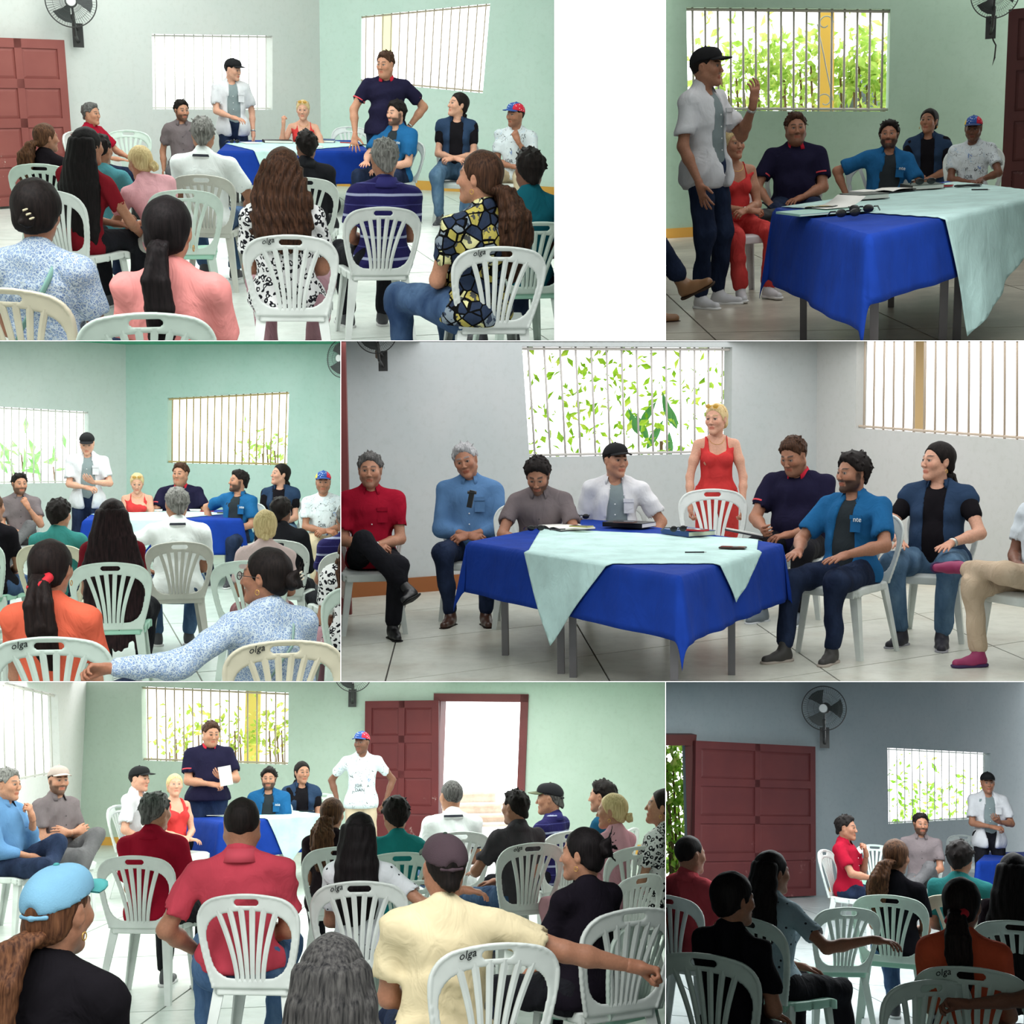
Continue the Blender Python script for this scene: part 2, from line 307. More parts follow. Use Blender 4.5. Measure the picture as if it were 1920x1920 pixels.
# ---------------------------------------------------------------- hands (x along the fingers, -z palm, y thumb side for the left hand)
HD={}
def hand(kind,h):
    h=round(h,4); key=(kind,h)
    if key in HD: return HD[key]
    P=[cap((-.02,0,0),(.02,0,0),.026,.026,k=.02),ell((.05,.012,0),(.045,.02,.014),k=.015),ell((.05,-.016,0),(.042,.02,.014),k=.015),ell((.08,0,.002),(.015,.036,.011),k=.01)]
    curl={'relax':22,'flat':7,'fist':78,'grip':52,'splay':8}[kind]; sp={'relax':.35,'flat':.5,'fist':.1,'grip':.2,'splay':1.6}[kind]
    for i,(y,l,r) in enumerate(((.031,.072,.0088),(.011,.080,.009),(-.010,.075,.0086),(-.029,.060,.0078))):
        a=0; p=A3(.088-.006*abs(i-1),y,0); yaw=sp*(1.5-i)*9; seg=(l*.45,l*.32,l*.25)
        for j,sg in enumerate(seg):
            a+=curl*(1.0 if j else .8)*(1+.12*i if kind=='relax' else 1); d=A3(math.cos(rad(a))*math.cos(rad(yaw)),math.cos(rad(a))*math.sin(rad(yaw)),-math.sin(rad(a)))
            q=p+d*sg; P.append(cap(p,q,r*(1-.08*j),r*(.92-.08*j),k=.005)); p=q
    ta={'relax':30,'flat':35,'fist':14,'grip':15,'splay':58}[kind]; tz={'relax':-.35,'flat':-.1,'fist':-.8,'grip':-.75,'splay':-.05}[kind]
    p=A3(.018,.018,-.004); d=nrm((math.cos(rad(ta)),math.sin(rad(ta)),tz*.6)); q=p+d*.042; P.append(cap(p,q,.014,.011,k=.014))
    d2=nrm(d+A3(.35,-.15,tz*.3)); q2=q+d2*.03; P.append(cap(q,q2,.0105,.009,k=.005)); P.append(cap(q2,q2+d2*.022,.009,.0075,k=.005))
    V,Q=surf(P,h); HD[key]=(V,Q); return V,Q
# ---------------------------------------------------------------- shoes (x right, y toe, z up, origin at the ankle .08 above the sole)
SH={}
def shoe_meshes(kind,c,c2,h):
    h=round(h,3); key=(kind,c,c2,h)
    if key in SH: return SH[key]
    zf=lambda X,Y,Z: (-.066-Z)+0*X+0*Y
    up=[ell((0,.0,-.02),(.036,.045,.045),k=.02),cap((0,-.03,-.045),(0,.06,-.045),.032,.032,k=.03),cap((0,.05,-.052),(.004,.145,-.052),.034,.026,k=.03),cap((0,-.005,-.01),(0,-.008,.03),.036,.036,k=.02)]
    if kind=='sandal': up=[cap((0,-.03,-.05),(0,.06,-.05),.028,.028,k=.03),cap((0,.05,-.055),(.004,.13,-.056),.03,.02,k=.03),cap((0,-.005,-.02),(0,-.008,.03),.033,.033,k=.02)]
    a=mkmesh('upper',*surf(up,h,cut=[zf]),mat('shoe_%s_%s'%(kind,c),c,.35 if kind=='dress' else .6,.5,pat='cloth' if kind!='dress' else None))
    t=.02 if kind=='sneaker' else .013
    so=[ell((0,-.02,-.068),(.038,.05,.02),k=.02),cap((0,-.02,-.07),(.002,.12,-.07),.037,.036,k=.03),ell((.004,.145,-.066),(.034,.036,.02),k=.02)]
    b=mkmesh('sole',*surf(so,h,cut=[lambda X,Y,Z:(Z+.08-t)+0*X+0*Y,lambda X,Y,Z:(-.08-Z)+0*X+0*Y]),mat('sole_%s'%(c2,),c2,.7))
    SH[key]=(a,b); return SH[key]
# ---------------------------------------------------------------- people
SKINM=lambda: mat('skin',(190,140,115),.5,.35,pat='col')
def ik(a,t,l1,l2,pole):
    a=A3(*a); t=A3(*t); d=t-a; L=np.linalg.norm(d); mx=(l1+l2)*.995
    if L>mx: t=a+d*(mx/L); d=t-a; L=mx
    L=max(L,abs(l1-l2)+.03); u=d/(np.linalg.norm(d)+1e-9); x=(l1*l1-l2*l2+L*L)/(2*L); y=math.sqrt(max(l1*l1-x*x,0))
    p=A3(*pole); p=p-u*(p@u); p=nrm(p); return a+u*x+p*y,t
ARM=dict(lap=((-.15,.27,-.33),'relax',(-.7,.7,-.1),(0,-.2,-1),(.8,-.6,-.3)),knee=((-.02,.36,-.265),'flat',(0,1,-.12),(0,-.35,-1),(.7,-.6,-.2)),
 hang=((.06,.03,-.51),'relax',(0,.1,-1),(-1,0,0),(.4,-1,0)),crossed=((-.20,.20,-.22),'relax',(-1,.1,.1),(0,-1,-.2),(.8,-.2,-.8)),
 chin=((-.10,.20,-.06),'fist',(-.4,-.1,.9),(-.3,-1,.2),(.3,.2,-1)),fore=((-.06,.36,-.27),'flat',(-.3,1,-.1),(0,0,-1),(.8,-.5,-.4)),
 hip=((.04,-.02,-.40),'grip',(-.9,.3,-.3),(-.6,0,-1),(1,-.3,.2)),gest=((-.10,.27,-.24),'relax',(-.5,.8,.4),(-.3,-.3,.9),(.7,-.5,-.5)),
 table=((-.02,.40,-.24),'flat',(-.1,1,-.1),(0,0,-1),(.8,-.5,-.4)),clasp=((-.165,.25,-.30),'grip',(-.8,.6,-.1),(-.4,-.4,-.8),(.8,-.6,-.3)),
 back=((.44,.12,-.06),'relax',(.8,.1,-.5),(-.2,0,-1),(.3,-.4,-.6)))
LEG=dict(sit=((.12,.40,None),0),wide=((.2,.38,None),0),tuck=((.13,.22,None),0),stand=((.11,.0,None),0),step=((.13,.13,None),0),fwd=((.12,.55,None),0),
 over=((-.20,.50,-.13),1),four=((-.30,.36,.07),2),stepb=((.12,-.12,None),0))
def hair_mesh(kind,h,c1,c2,o,Hm,T):
    """returns list of (name,V,Q,mat) in person space"""
    out=[]; m=mat('hair_%s_%s'%(c1,c2),c1,.6,.12,pat='hair',c2=c2); P=[]; t=o.get('t',.013); cuts=[]
    rs=np.random.RandomState(o.get('seed',3))
    a,b=o.get('line',(-.06,.75))
    if kind in('short','buzz','curly'):
        if kind=='buzz': t=.007
        P=[ell((0,-.021,.032),(.0745+t,.0905+t,.089+t),k=.01)]
        if kind!='buzz': P+=[ell((o.get('part',.0),.025,.095),(.052,.052,.020+t*.8),k=.025),cap((0,-.06,-.02),(0,-.075,-.045),.052,.045,k=.02)]
        cuts=[lambda X,Y,Z:(np.maximum(a+(Y+.09)*.68,np.where(Y>.028,.020+(Y-.028)*1.55,-1))+.004*np.sin(170*X)+.003*np.sin(310*X+2)-Z)]
        if kind!='buzz' and t>.006:
            for i in range(70):
                th_=rs.uniform(0,6.28); ph=math.acos(rs.uniform(-.1,1)); n_=A3(math.sin(ph)*math.cos(th_),math.sin(ph)*math.sin(th_),math.cos(ph))
                if n_[1]>.62 and n_[2]<.65: continue
                q=A3(0,-.021,.032)+n_*A3(.0745+t,.0905+t,.089+t); dd=nrm(n_*.5+A3(rs.normal()*.6,.5+rs.normal()*.4 if n_[2]>.6 else -.2,-.9 if n_[2]<.6 else .1))
                P.append(cap(q-dd*.006,q+dd*rs.uniform(.012,.022),.0085,.004,k=.006))
        P+=[ell((s*.082,.0,-.004),(.022,.026,.036),k=.005,op='-') for s in(-1,1)]
        P+=[ell((s*.074,.078,.05),(.02,.034,.028),k=.008,op='-') for s in(-1,1)]
    else:
        t=o.get('t',.012); P=[ell((0,-.021,.030),(.0745+t,.0925+t,.089+t),k=.01),ell((0,-.06,-.035),(.066+t*.5,.045,.05),k=.03)]
        a,b=o.get('line',(-.085,.84)); cuts=[lambda X,Y,Z:(np.maximum(a+(Y+.09)*.72,np.where(Y>.03,.010+(Y-.03)*1.75,-1))-Z)+0*X]
        if o.get('ears',1): P+=[ell((s*.083,.0,-.006),(.014,.02,.026),k=.004,op='-') for s in(-1,1)]
    w={'curly':.007,'short':.0035}.get(kind,.0022); fr=60 if kind=='curly' else 85
    dsp=lambda X,Y,Z:(w*np.sin(fr*X+2*np.sin(30*Z))*np.sin(fr*.7*Y+1+8*Z)*(np.sin(fr*.6*Z) if kind=='curly' else 1)).astype(np.float32)
    V,Q=surf(P,h,dsp,cuts); V=V@Hm[:3,:3].T+Hm[:3,3]; out.append(('hair',V,Q,m))
    hp=lambda p:Hm[:3,:3]@A3(*p)+Hm[:3,3]
    def strands(pts,rads,name,n=9,sp=1.,flat=1.):
        PP=[]; ns=len(pts)
        for i in range(n):
            an=i*2.399; q=math.sqrt((i+.5)/n); last=None
            for j,(p,r) in enumerate(zip(pts,rads)):
                x=p+A3(math.cos(an)*r*q*sp,math.sin(an)*r*q*sp*flat,0)+rs.normal(size=3)*r*.10*(j>0)
                if last is not None: PP.append(cap(last,x,max(rads[j-1]*.42,h*.9),max(r*.42*(1-.45*(j==ns-1)),h*.8),k=.008))
                last=x
        wv=o.get('wave',.0)
        d2=lambda X,Y,Z:(-(.0016+wv)*np.sin(140*X+5*np.sin(17*Z))*np.cos(120*Y+4*np.sin(21*Z+2))).astype(np.float32)
        V,Q=surf(PP,h,d2); out.append((name,V,Q,m))
    if kind in('pony','low'):
        y0,z0=o.get('at',(-.115,.01) if kind=='pony' else (-.085,-.065)); L=o.get('len',.3); r=o.get('r',.032); sd=o.get('side',0)
        p0=hp((o.get('x',0),y0,z0)); b=Hm[:3,:3]@A3(0,-1,0); pts=[p0-b*.02,p0+b*.012+A3(sd*.1,0,-.02)]
        for k in range(1,5): pts.append(pts[1]+A3(sd*L*k/4,-.012 if k<3 else 0,-L*k/4)+b*.02*(1 if k<2 else .6))
        strands(pts,[r*.75,r*.8,r*1.15,r*1.2,r*1.0,r*.45],'ponytail',o.get('n',8))
        if o.get('tie'):
            q=pts[1]; mb=MB(); ring=[]; 
            R=.031+(.018 if o.get('scrunch') else 0)
            V,Q=surf([cap(q+A3(R*.8*math.cos(x),R*.5*math.sin(x),R*.45*math.sin(x+1)),q+A3(R*.8*math.cos(x+.7),R*.5*math.sin(x+.7),R*.45*math.sin(x+1.7)),.011+.006*bool(o.get('scrunch')),.011+.006*bool(o.get('scrunch')),k=.004) for x in np.arange(0,6.28,.7)],max(h*.8,.004))
            out.append(('hair_tie',V,Q,mat('tie%s'%(o['tie'],),o['tie'],.7)))
    if kind=='long':
        L=o.get('len',.4); wd=o.get('wd',.085); n=o.get('n',11); PP=[]; bk=-.022
        for i in range(n):
            x=(i/(n-1)-.5)*2; s=hp((x*.068,-.055-.04*(1-x*x),.035)); l=s; y=0; 
            for k in range(1,6):
                zz=-L*k/5*(1-.13*abs(x)*rs.rand()); q=A3(s[0]+x*(wd-.06)*min(k/2,1)+o.get('sx',0)*k/5,T((0,0,0))[1]*0+s[1]-.02+bk*(k>1)*min(k/3,1)-o.get('by',0)*k/5,s[2]+zz)
                PP.append(cap(l,q,.03 if k>1 else .034,.028 if k<5 else .014,k=.02)); l=q
        if o.get('front'):
            for s_ in(-1,1):
                l=hp((s_*.078,.0,-.01)); 
                for k in range(1,4): q=A3(l[0]+s_*.012,l[1]+.012,l[2]-.085); PP.append(cap(l,q,.02,.018 if k<3 else .01,k=.012)); l=q
        wv=o.get('wave',0)
        d2=lambda X,Y,Z:(-(.0022+wv)*np.sin(150*X+(3+wv*500)*np.sin(14*Z))*(1+.0*Y)).astype(np.float32)
        V,Q=surf(PP,h,d2); out.append(('long_hair',V,Q,m))
        if o.get('tie'):
            q=hp((0,-.125,-.05)); V,Q=surf([cap(q+A3(-.02,0,0),q+A3(.02,0,0),.012,.012),cap(q+A3(-.012,-.01,-.014),q+A3(.012,-.01,-.014),.006,.006)],max(.004,h*.8)); out.append(('hair_clip',V,Q,mat('tie%s'%(o['tie'],),o['tie'],.4)))
    if kind in('bun','clip'):
        y0,z0=o.get('at',(-.125,-.01)); r=o.get('r',.038); x0=o.get('x',0)
        PP=[ell((x0,y0,z0),(r,r*.8,r),k=.02)]+[cap((x0+math.cos(a)*r*.75,y0-.3*r+.3*r*math.sin(3*a),z0+math.sin(a)*r*.75),(x0+math.cos(a+.9)*r*.75,y0-.3*r+.3*r*math.sin(3*a+2.7),z0+math.sin(a+.9)*r*.75),r*.36,r*.36,k=.004) for a in np.arange(0,6.3,.9)]
        if o.get('tuft'):
            for i in range(9):
                a=-.9+i*.33+rs.rand()*.2; tl=o['tuft']*(.6+.5*rs.rand()); PP.append(cap((x0,y0-.01,z0),(x0+math.cos(a)*tl*(1 if o.get('ts',1)>0 else -1),y0-.03-.02*rs.rand(),z0+math.sin(a)*tl),.008,.0035,k=.004))
        V,Q=surf(PP,h,dsp); V=V@Hm[:3,:3].T+Hm[:3,3]; out.append(('hair_bun',V,Q,m))
        if o.get('tie'):
            V,Q=surf([cap((x0+r*.2+x,y0-r*.9,z0+.018-x*1.3),(x0+r*.2+x+.016,y0-r*1.0,z0+.018-x*1.3+.006),.005,.004,k=.001) for x in(-.012,.0,.012)],.004)
            V=V@Hm[:3,:3].T+Hm[:3,3]; out.append(('hair_clip',V,Q,mat('tie%s'%(o['tie'],),o['tie'],.3)))
    return out
def capmesh(h,Hm,cm,bm,o):
    t=o.get('tilt',0); back=o.get('back',0); Rc=Rx(t)@(Rz(180) if back else np.eye(3)); res=[]
    dip=[cap((0,-.125,-.01),(0,-.13,.022),.028,.026,k=.006,op='-')] if o.get('hole',1) else []
    V,Q=surf([ell((0,-.010,.038),(.0885,.109,.094),k=.02),ell((0,.05,.075),(.055,.045,.045),k=.03)]+dip,h,cut=[lambda X,Y,Z:(.044+.0*X+.14*Y*(Y>0)+.24*Y*(Y<0)-Z)])
    res.append(('crown',V,Q,cm))
    rows=[]; n=11
    for e in(0,1):
        for i in range(5):
            r=i/4; rows.append([A3(math.sin(a)*(.072+.006*r),.018+math.cos(a)*.082+r*.074*max(math.cos(a),0)**.5,.066-.010*r-.013*(math.sin(a)**2)-.003*e) for a in np.linspace(-1.35,1.35,n)] if e==0 else [A3(math.sin(a)*(.072+.006*(1-r)),.018+math.cos(a)*.082+(1-r)*.074*max(math.cos(a),0)**.5,.066-.010*(1-r)-.013*(math.sin(a)**2)-.004) for a in np.linspace(-1.35,1.35,n)])
    mb=MB().strip(rows+[rows[0]]); res.append(('brim',np.array([tuple(v) for v in mb.v]),np.array(mb.f),bm))
    V,Q=surf([ell((0,-.010,.133),(.009,.009,.005))],.003); res.append(('button',V,Q,bm))
    V,Q=surf([cap((-.04,-.102,.014),(0,-.113,.012),.007,.006,k=.01),cap((0,-.113,.012),(.04,-.102,.014),.006,.007,k=.01)],.004); res.append(('strap',V,Q,cm))
    return [(n_,(V@Rc.T)@Hm[:3,:3].T+Hm[:3,3],Q,m) for n_,V,Q,m in res]
PCOUNT=[0]; REP=[]
def clabel(l):
    w=l.split()[1:12]
    while w[-1] in('the','a','in','and','of','at','with','to','before','behind','his','her','under','by','on','from','beside','dark','black','an','right','is'): w.pop()
    return 'plastic chair of the person '+' '.join(w)
def person(label,u,v,ppm,ang=0,sit=True,lean=-5,side=0,tw=0,hy=0,hp=0,hr=0,w=1.,fem=False,skin=(176,124,98),hair=('short',(22,18,16),(60,50,44),{}),
           top=('tee',(200,200,200)),bot=((28,34,52),),aL='lap',aR='lap',lL='sit',lR='sit',shoe=('sneaker',(60,60,65),(200,200,200)),cap_=None,glasses=None,beard=0,
           chair=True,chair_off=(0,0,0),cs=1.07,scr=0,ear=None,watch=None,neck=None,group=None,legs=True,dz=0,hs=1.,shown=None,chair_label=None,chair_col=(214,220,216),bag=None,scale=None,sash=None,lips=None):
    pn=CUR[0]; PCOUNT[0]+=1
    if not sit: lL='stand' if lL=='sit' else lL; lR='stand' if lR=='sit' else lR; lean=lean+4 if lean<0 else lean
    rs=np.random.RandomState(PCOUNT[0])
    hc=pn.at(u,v,ppm)                                            # where the head is
    base=.53 if sit else 0.; Rt=Rz(tw)@Ry(side)@Rx(-lean)
    Rh=Rz(hy)@Rx(hp)@Ry(hr)
    nb=Rt@A3(0,.0,.505); hloc=nb+Rt@A3(0,.012,.022)+Rh@A3(0,.016,.100)
    hipz=0.0 if sit else .93
    hz_=hloc[2]+hipz; pl=ppm                                     # distance at which size in the picture and stature agree
    for _ in range(12):
        q=pn.at(u,v,pl); s=(q.z-base)/hz_; g=s*pl-ppm; q2=pn.at(u,v,pl*1.01); g2=(q2.z-base)/hz_*pl*1.01-ppm
        pl=min(max(pl-g*pl*.01/(g2-g+1e-9),ppm*.75),ppm*1.3)
    s0=(pn.at(u,v,pl).z-base)/hz_; s=min(max(s0,.86),1.14); pl=ppm/s; hc=pn.at(u,v,pl); zoff=hc.z-(base+s*hz_)
    if abs(zoff)>.03: REP.append((pn.n,label[:40],'s=%.2f zoff=%.2f z=%.2f'%(s0,zoff,hc.z)))
    Ra=Rz(ang); xy=A3(hc.x,hc.y,0)-s*(Ra@A3(hloc[0],hloc[1],0))
    zoff+=dz
    M=Matrix.Translation((xy[0],xy[1],0))@Matrix.Rotation(rad(ang),4,'Z')@Matrix.Scale(s,4)
    root=empty('person',M,label,'person',group or 'people in the '+ROOMS[pn.n]); H0=A3(0,0,(base+zoff)/s+hipz)
    T=lambda p:H0+Rt@A3(*p)
    Hm=np.eye(4); Hm[:3,:3]=Rh*hs; Hm[:3,3]=H0+hloc
    if not sit: lL='stand' if lL=='sit' else lL; lR='stand' if lR=='sit' else lR; lean=lean+4 if lean<0 else lean
    fc=abs(((ang+tw+hy+180)%360)-180); hcl=min(max(4./ppm,.0135),.024); hh=min(max(1.45/ppm,.0052 if fc>75 else .0080),.009); hd=min(max(1.5/ppm,.0066),.009)
    shw=(.155 if fem else .178)*(1+.45*(w-1)); sj={}
    for sd in(-1,1): sj[sd]=T((sd*shw,-.005,.42))
    arms={}
    for sd,a in((1,aR),(-1,aL)):
        if isinstance(a,str): a=ARM[a]
        rel,hk,hdir,palm,pole=(tuple(a)+ARM['lap'][len(a):]) if len(a)<5 else a
        mx=lambda p:A3(p[0]*sd,p[1],p[2]); t=sj[sd]+mx(rel); el,wr=ik(sj[sd],t,.285,.255,mx(pole)); arms[sd]=(el,wr,hk,mx(hdir),mx(palm))
    foot={}; hj={}
    az=.085
    for sd,l in((1,lR),(-1,lL)):
        if isinstance(l,str): l=LEG[l]
        (fx,fy,fz),md=l; hj[sd]=H0+A3(sd*.09*(1+.5*(w-1)),0,0); zt=az/s if fz is None else H0[2]+fz
        t=A3(fx*sd,fy,zt); pole=(sd*.25,1,.9) if sit else (sd*.1,1,0)
        if md==2: pole=(sd*1.2,.5,.1)
        kn,an=ik(hj[sd],t,.435,.42,pole); foot[sd]=(kn,an,md)
    # --- body
    def torso(off,ww=w,hem=None):
        tr=lambda c,r,R=None,k=.05,op='+':ell(T(c),r,Rt if R is None else Rt@R,k,op)
        b=.05*max(w-1,0)*4
        P=[tr((0,-.005,.03),(.150*ww+off,.115*ww+off,.125)),tr((0,.006+b*.3,.17),((.122 if fem else .138)*ww+off,.098*ww+off+b*.25,.15)),
           tr((0,.004,.325),((.138 if fem else .155)*ww**.7+off,.105*ww**.7+off,.155)),
           cap(T((-shw+.03,-.006,.410)),T((shw-.03,-.006,.410)),.050+off,k=.04)]+[cap(T((q*.05,-.015,.475)),T((q*(shw-.01),-.01,.425)),.038+off*.8,.036+off,k=.04) for q in(-1,1)]
        if b>.03: P+=[tr((0,.06+b*.35,.14),(.12*ww,.075,.12))]
        if fem: P+=[tr((sd*.068,.082,.30),(.058+off*.5,.05+off,.058),k=.03) for sd in(-1,1)]
        return P
    kind=top[0]; short={'tee':.62,'polo':.62,'shirt':.66,'open':.68,'tank':0,'vest':.6,'long':1.5,'roll':1.3}[kind]
    P=torso(-.012 if kind=='tank' else -.024)+[cap(T((0,.0,.43)),T((0,.004,.52)),.048,.05 if not fem else .045,k=.03)]
    for sd in(-1,1):
        el,wr,hk,_,_=arms[sd]; ar=(.9 if fem else 1.)*(1+.5*(w-1)); fd=nrm(wr-el)
        P+=[cap(sj[sd],sj[sd]+(el-sj[sd])*.5,(.046 if kind=='tank' else .036)*ar,(.044 if kind=='tank' else .040)*ar,k=.03),cap(sj[sd]+(el-sj[sd])*.5,el,(.044 if kind=='tank' else .040)*ar,.037*ar,k=.03),cap(el,el+(wr-el)*.35,.038*ar,.038*ar,k=.02),cap(el+(wr-el)*.35,wr+fd*.01,.037*ar,.0235*(1+.3*(ar-1)),k=.02)]
    V1,Q1=surf(P,min(hcl,max(.0175,hcl*.85) if kind!='tank' else .0125)); sk=A3(*lin(skin)); C1=np.tile(sk,(len(V1),1)); VV=[V1];QQ=[Q1];CC=[C1]; n0=len(V1)
    hV,hQ=head(fem,hh,1 if w>1.15 and not fem else 0); C2=headcol(hV,skin,fem,beard,hair[1],lips); VV.append(hV@Hm[:3,:3].T+Hm[:3,3]); QQ.append(hQ+n0); CC.append(C2); n0+=len(hV)
    for sd in(-1,1):
        el,wr,hk,hdir,palm=arms[sd]; x=nrm(hdir*.75+nrm(wr-el)*.25 if hk!='relax' or True else hdir); z=-palm; z=nrm(z-x*(z@x)); y=np.cross(z,x)
        a,b=hand(hk,max(hd,.0042)); a=a.copy(); hsz=.92 if fem else 1.04; a=a*hsz
        if sd==-1: a[:,1]*=-1; b=b[:,::-1]
        R=np.stack([x,y,z],1); VV.append(a@R.T+wr+x*.022); QQ.append(b+n0); CC.append(np.tile(sk*A3(1.,.94,.92),(len(a),1))); n0+=len(a)
    if bot[0]=='bare': pass
    obj('body',mkmesh('body',np.concatenate(VV),np.concatenate(QQ),SKINM(),col=np.concatenate(CC)),root)
    hk=hair[0]
    if hk!='bald':
        for nm,V,Q,m in hair_mesh(hk,max(hh*1.1,.0072),hair[1],hair[2],dict(hair[3],seed=PCOUNT[0],**({'t':.004} if cap_ else {})),Hm,T): obj(nm,mkmesh(nm,V,Q,m),root)
    # --- clothing
    tm=top[1] if not isinstance(top[1],tuple) else mat('cloth_%s'%(top[1],),top[1],.92,.06,pat='cloth',bump=.55,bsc=10,bd=.025)
    op=top[2] if len(top)>2 else {}
    hem=op.get('hem',-.05 if sit else -.10); off=.010 if kind in('tee','polo','tank') else .016
    if kind=='tank': off=.004
    HEM=T((0,0,hem)); up=Rt@A3(0,0,1); X_=Rt@A3(1,0,0); Y_=Rt@A3(0,1,0)
    def loc(X,Y,Z):
        dx,dy,dz_=X-H0[0],Y-H0[1],Z-H0[2]; return (dx*X_[0]+dy*X_[1]+dz_*X_[2]).astype(np.float32),(dx*Y_[0]+dy*Y_[1]+dz_*Y_[2]).astype(np.float32),(dx*up[0]+dy*up[1]+dz_*up[2]).astype(np.float32)
    P=torso(off)
    if not op.get('tuck'): P+=[ell(T((0,-.005,.0 if sit else -.05)),(.158*w+off+(.008 if sit else .03),.122*w+off+(.006 if sit else .036),.12 if sit else .17),Rt,k=.05)]
    cuts=[lambda X,Y,Z:(hem-loc(X,Y,Z)[2])]
    if short>0:
        for sd in(-1,1):
            el,wr=arms[sd][:2]; ar=(.92 if fem else 1.)*(1+.5*(w-1)); f=min(short,1); e=sj[sd]+(el-sj[sd])*f
            if kind=='vest': f=.0; e=sj[sd]+(el-sj[sd])*.12
            P+=[cap(sj[sd],e,(.043+off)*ar,(.043+off+(.008 if short<1 else 0))*ar,k=.03)]
            if short>1: e2=el+(wr-el)*min(short-1+ (.45 if short>1.4 else .25),.97); P+=[cap(e,e2,(.045+off)*ar,(.034+off*.6)*ar,k=.03)]
        # open sleeve ends are flat
            if short<1 and kind!='vest':
                dv=nrm(el-sj[sd]); P+=[cap(e+dv*(.045+off+.012)*ar*1.0,e+dv*(.12),.075,.075,k=.004,op='-')]
    nl={'tee':(.095,.50),'polo':(.075,.51),'open':(.1,.5),'shirt':(.08,.51),'vest':(.1,.5),'tank':(0,0),'long':(.085,.5),'roll':(.08,.51)}[kind]
    if kind=='tank':
        cuts.append(lambda X,Y,Z:(lambda q:np.where(np.abs(np.abs(q[0])-.085-.02*(q[2]-.36))<.014,q[2]-.50,q[2]-(.335+.5*np.abs(q[0])*(q[1]>0)+.03*(q[1]<0)))*.6)(loc(X,Y,Z)))
    else: P+=[cap(T((0,-.020,.45)),T((0,-.012,.505 if fem else .515)),.056+off,.050+off*.7,k=.03),ell(T((0,.062,nl[1]+.01)),(.052,.06,.055 if fem else .04),Rt,k=.01,op='-')]
    if kind=='open':
        cuts.append(lambda X,Y,Z:(lambda q:np.minimum(.055+.10*np.clip(.42-q[2],0,.5)*0+.02*np.sin(9*q[2])-np.abs(q[0]+.01),q[1]-.0)*.9)(loc(X,Y,Z)))
    if kind=='vest':
        cuts.append(lambda X,Y,Z:(lambda q:np.minimum(.06-np.abs(q[0]),q[1]-.0)*.9)(loc(X,Y,Z)))
    V,Q=surf(P,hcl,folds(PCOUNT[0],op.get('fold',.0075),15),cuts); nm={'tee':'tee_shirt','polo':'polo_shirt','shirt':'shirt','open':'open_shirt','tank':'sleeveless_top','vest':'vest','long':'long_sleeved_shirt','roll':'shirt'}[kind]
    if sit: V[:,2]=np.maximum(V[:,2],.445/s) if not zoff else V[:,2]
    to=obj(nm,mkmesh(nm,V,Q,tm),root)
    if kind in('open','vest'):
        im=op['inner']; im=mat('cloth_%s'%(im,),im,.92,.06,pat='cloth',bump=.5,bsc=10,bd=.02); P=torso(.004)+[ell(T((0,.06,.505)),(.06,.06,.05),Rt,k=.01,op='-')]
        if kind=='vest':
            for sd in(-1,1):
                el=arms[sd][0]; e=sj[sd]+(el-sj[sd])*.5; P+=[cap(sj[sd],e,.056,.055,k=.04)]
        V,Q=surf(P,hcl,None,[lambda X,Y,Z:(hem+.03-loc(X,Y,Z)[2])]); obj('inner_tee_shirt',mkmesh('inner',V,Q,im),root)
    if kind in('polo','shirt','open','vest','roll') or op.get('collar'):
        cc=op.get('collar') or (top[1] if isinstance(top[1],tuple) else None); cm=mat('cloth_%s'%(cc,),cc,.85,.15,pat='cloth') if cc else tm
        gap={'polo':.5,'shirt':.5,'open':.75,'vest':.7,'roll':.4}.get(kind,.35); aa=np.linspace(math.pi/2+gap,math.pi/2+2*math.pi-gap,19)
        r=.058 if not fem else .053
        def ringr(rr,z,e=0): return [T(((rr+e)*math.cos(a),-.006+(rr+e)*math.sin(a)*.95,z+.012*(-math.sin(a)))) for a in aa]
        mb=MB().strip([ringr(r+.006,.485),ringr(r+.004,.522),ringr(r+.010,.526),ringr(r+.036,.468),ringr(r+.030,.466),ringr(r+.008,.505)]); mb.build('collar',cm,to,smooth=True)
        if op.get('stripe'):
            MB().strip([ringr(r+.034,.4785),ringr(r+.026,.495),ringr(r+.024,.490),ringr(r+.031,.4765)]).build('collar_stripe',mat('cl%s'%(op['stripe'],),op['stripe'],.8),to,smooth=True)
    if op.get('cuff'):
        for sd in(-1,1):
            el=arms[sd][0]; ar=(1+.5*(w-1)); dv=nrm(el-sj[sd]); e=sj[sd]+(el-sj[sd])*short-dv*.014; MB().tube([e,e+dv*.012],.047*ar+off*ar+.0045,20,False).build('cuff',mat('cl%s'%(op['cuff'],),op['cuff'],.8),to,smooth=True)
    if op.get('buttons'):
        for i in range(5):
            z=.40-.075*i; V,Q=surf([ell(T((.0,.105*w**.7+off+.006+(.03 if fem else 0)*(z>.25)-.04*(z>.37),z)),(.006,.004,.006))],.003); obj('button',mkmesh('button',V,Q,mat('btn%s'%(op['buttons'],),op['buttons'],.4)),to)
    if op.get('pocket'):
        for x in(-.098 if kind=='open' else -.075,):
            f=MB().box(T((x,.112*w**.7+off-.006,.30)),(.07,.012,.08),Matrix(Rt.tolist())).box(T((x,.116*w**.7+off-.004,.352)),(.076,.012,.026),Matrix(Rt.tolist())); f.build('pocket',tm,to)
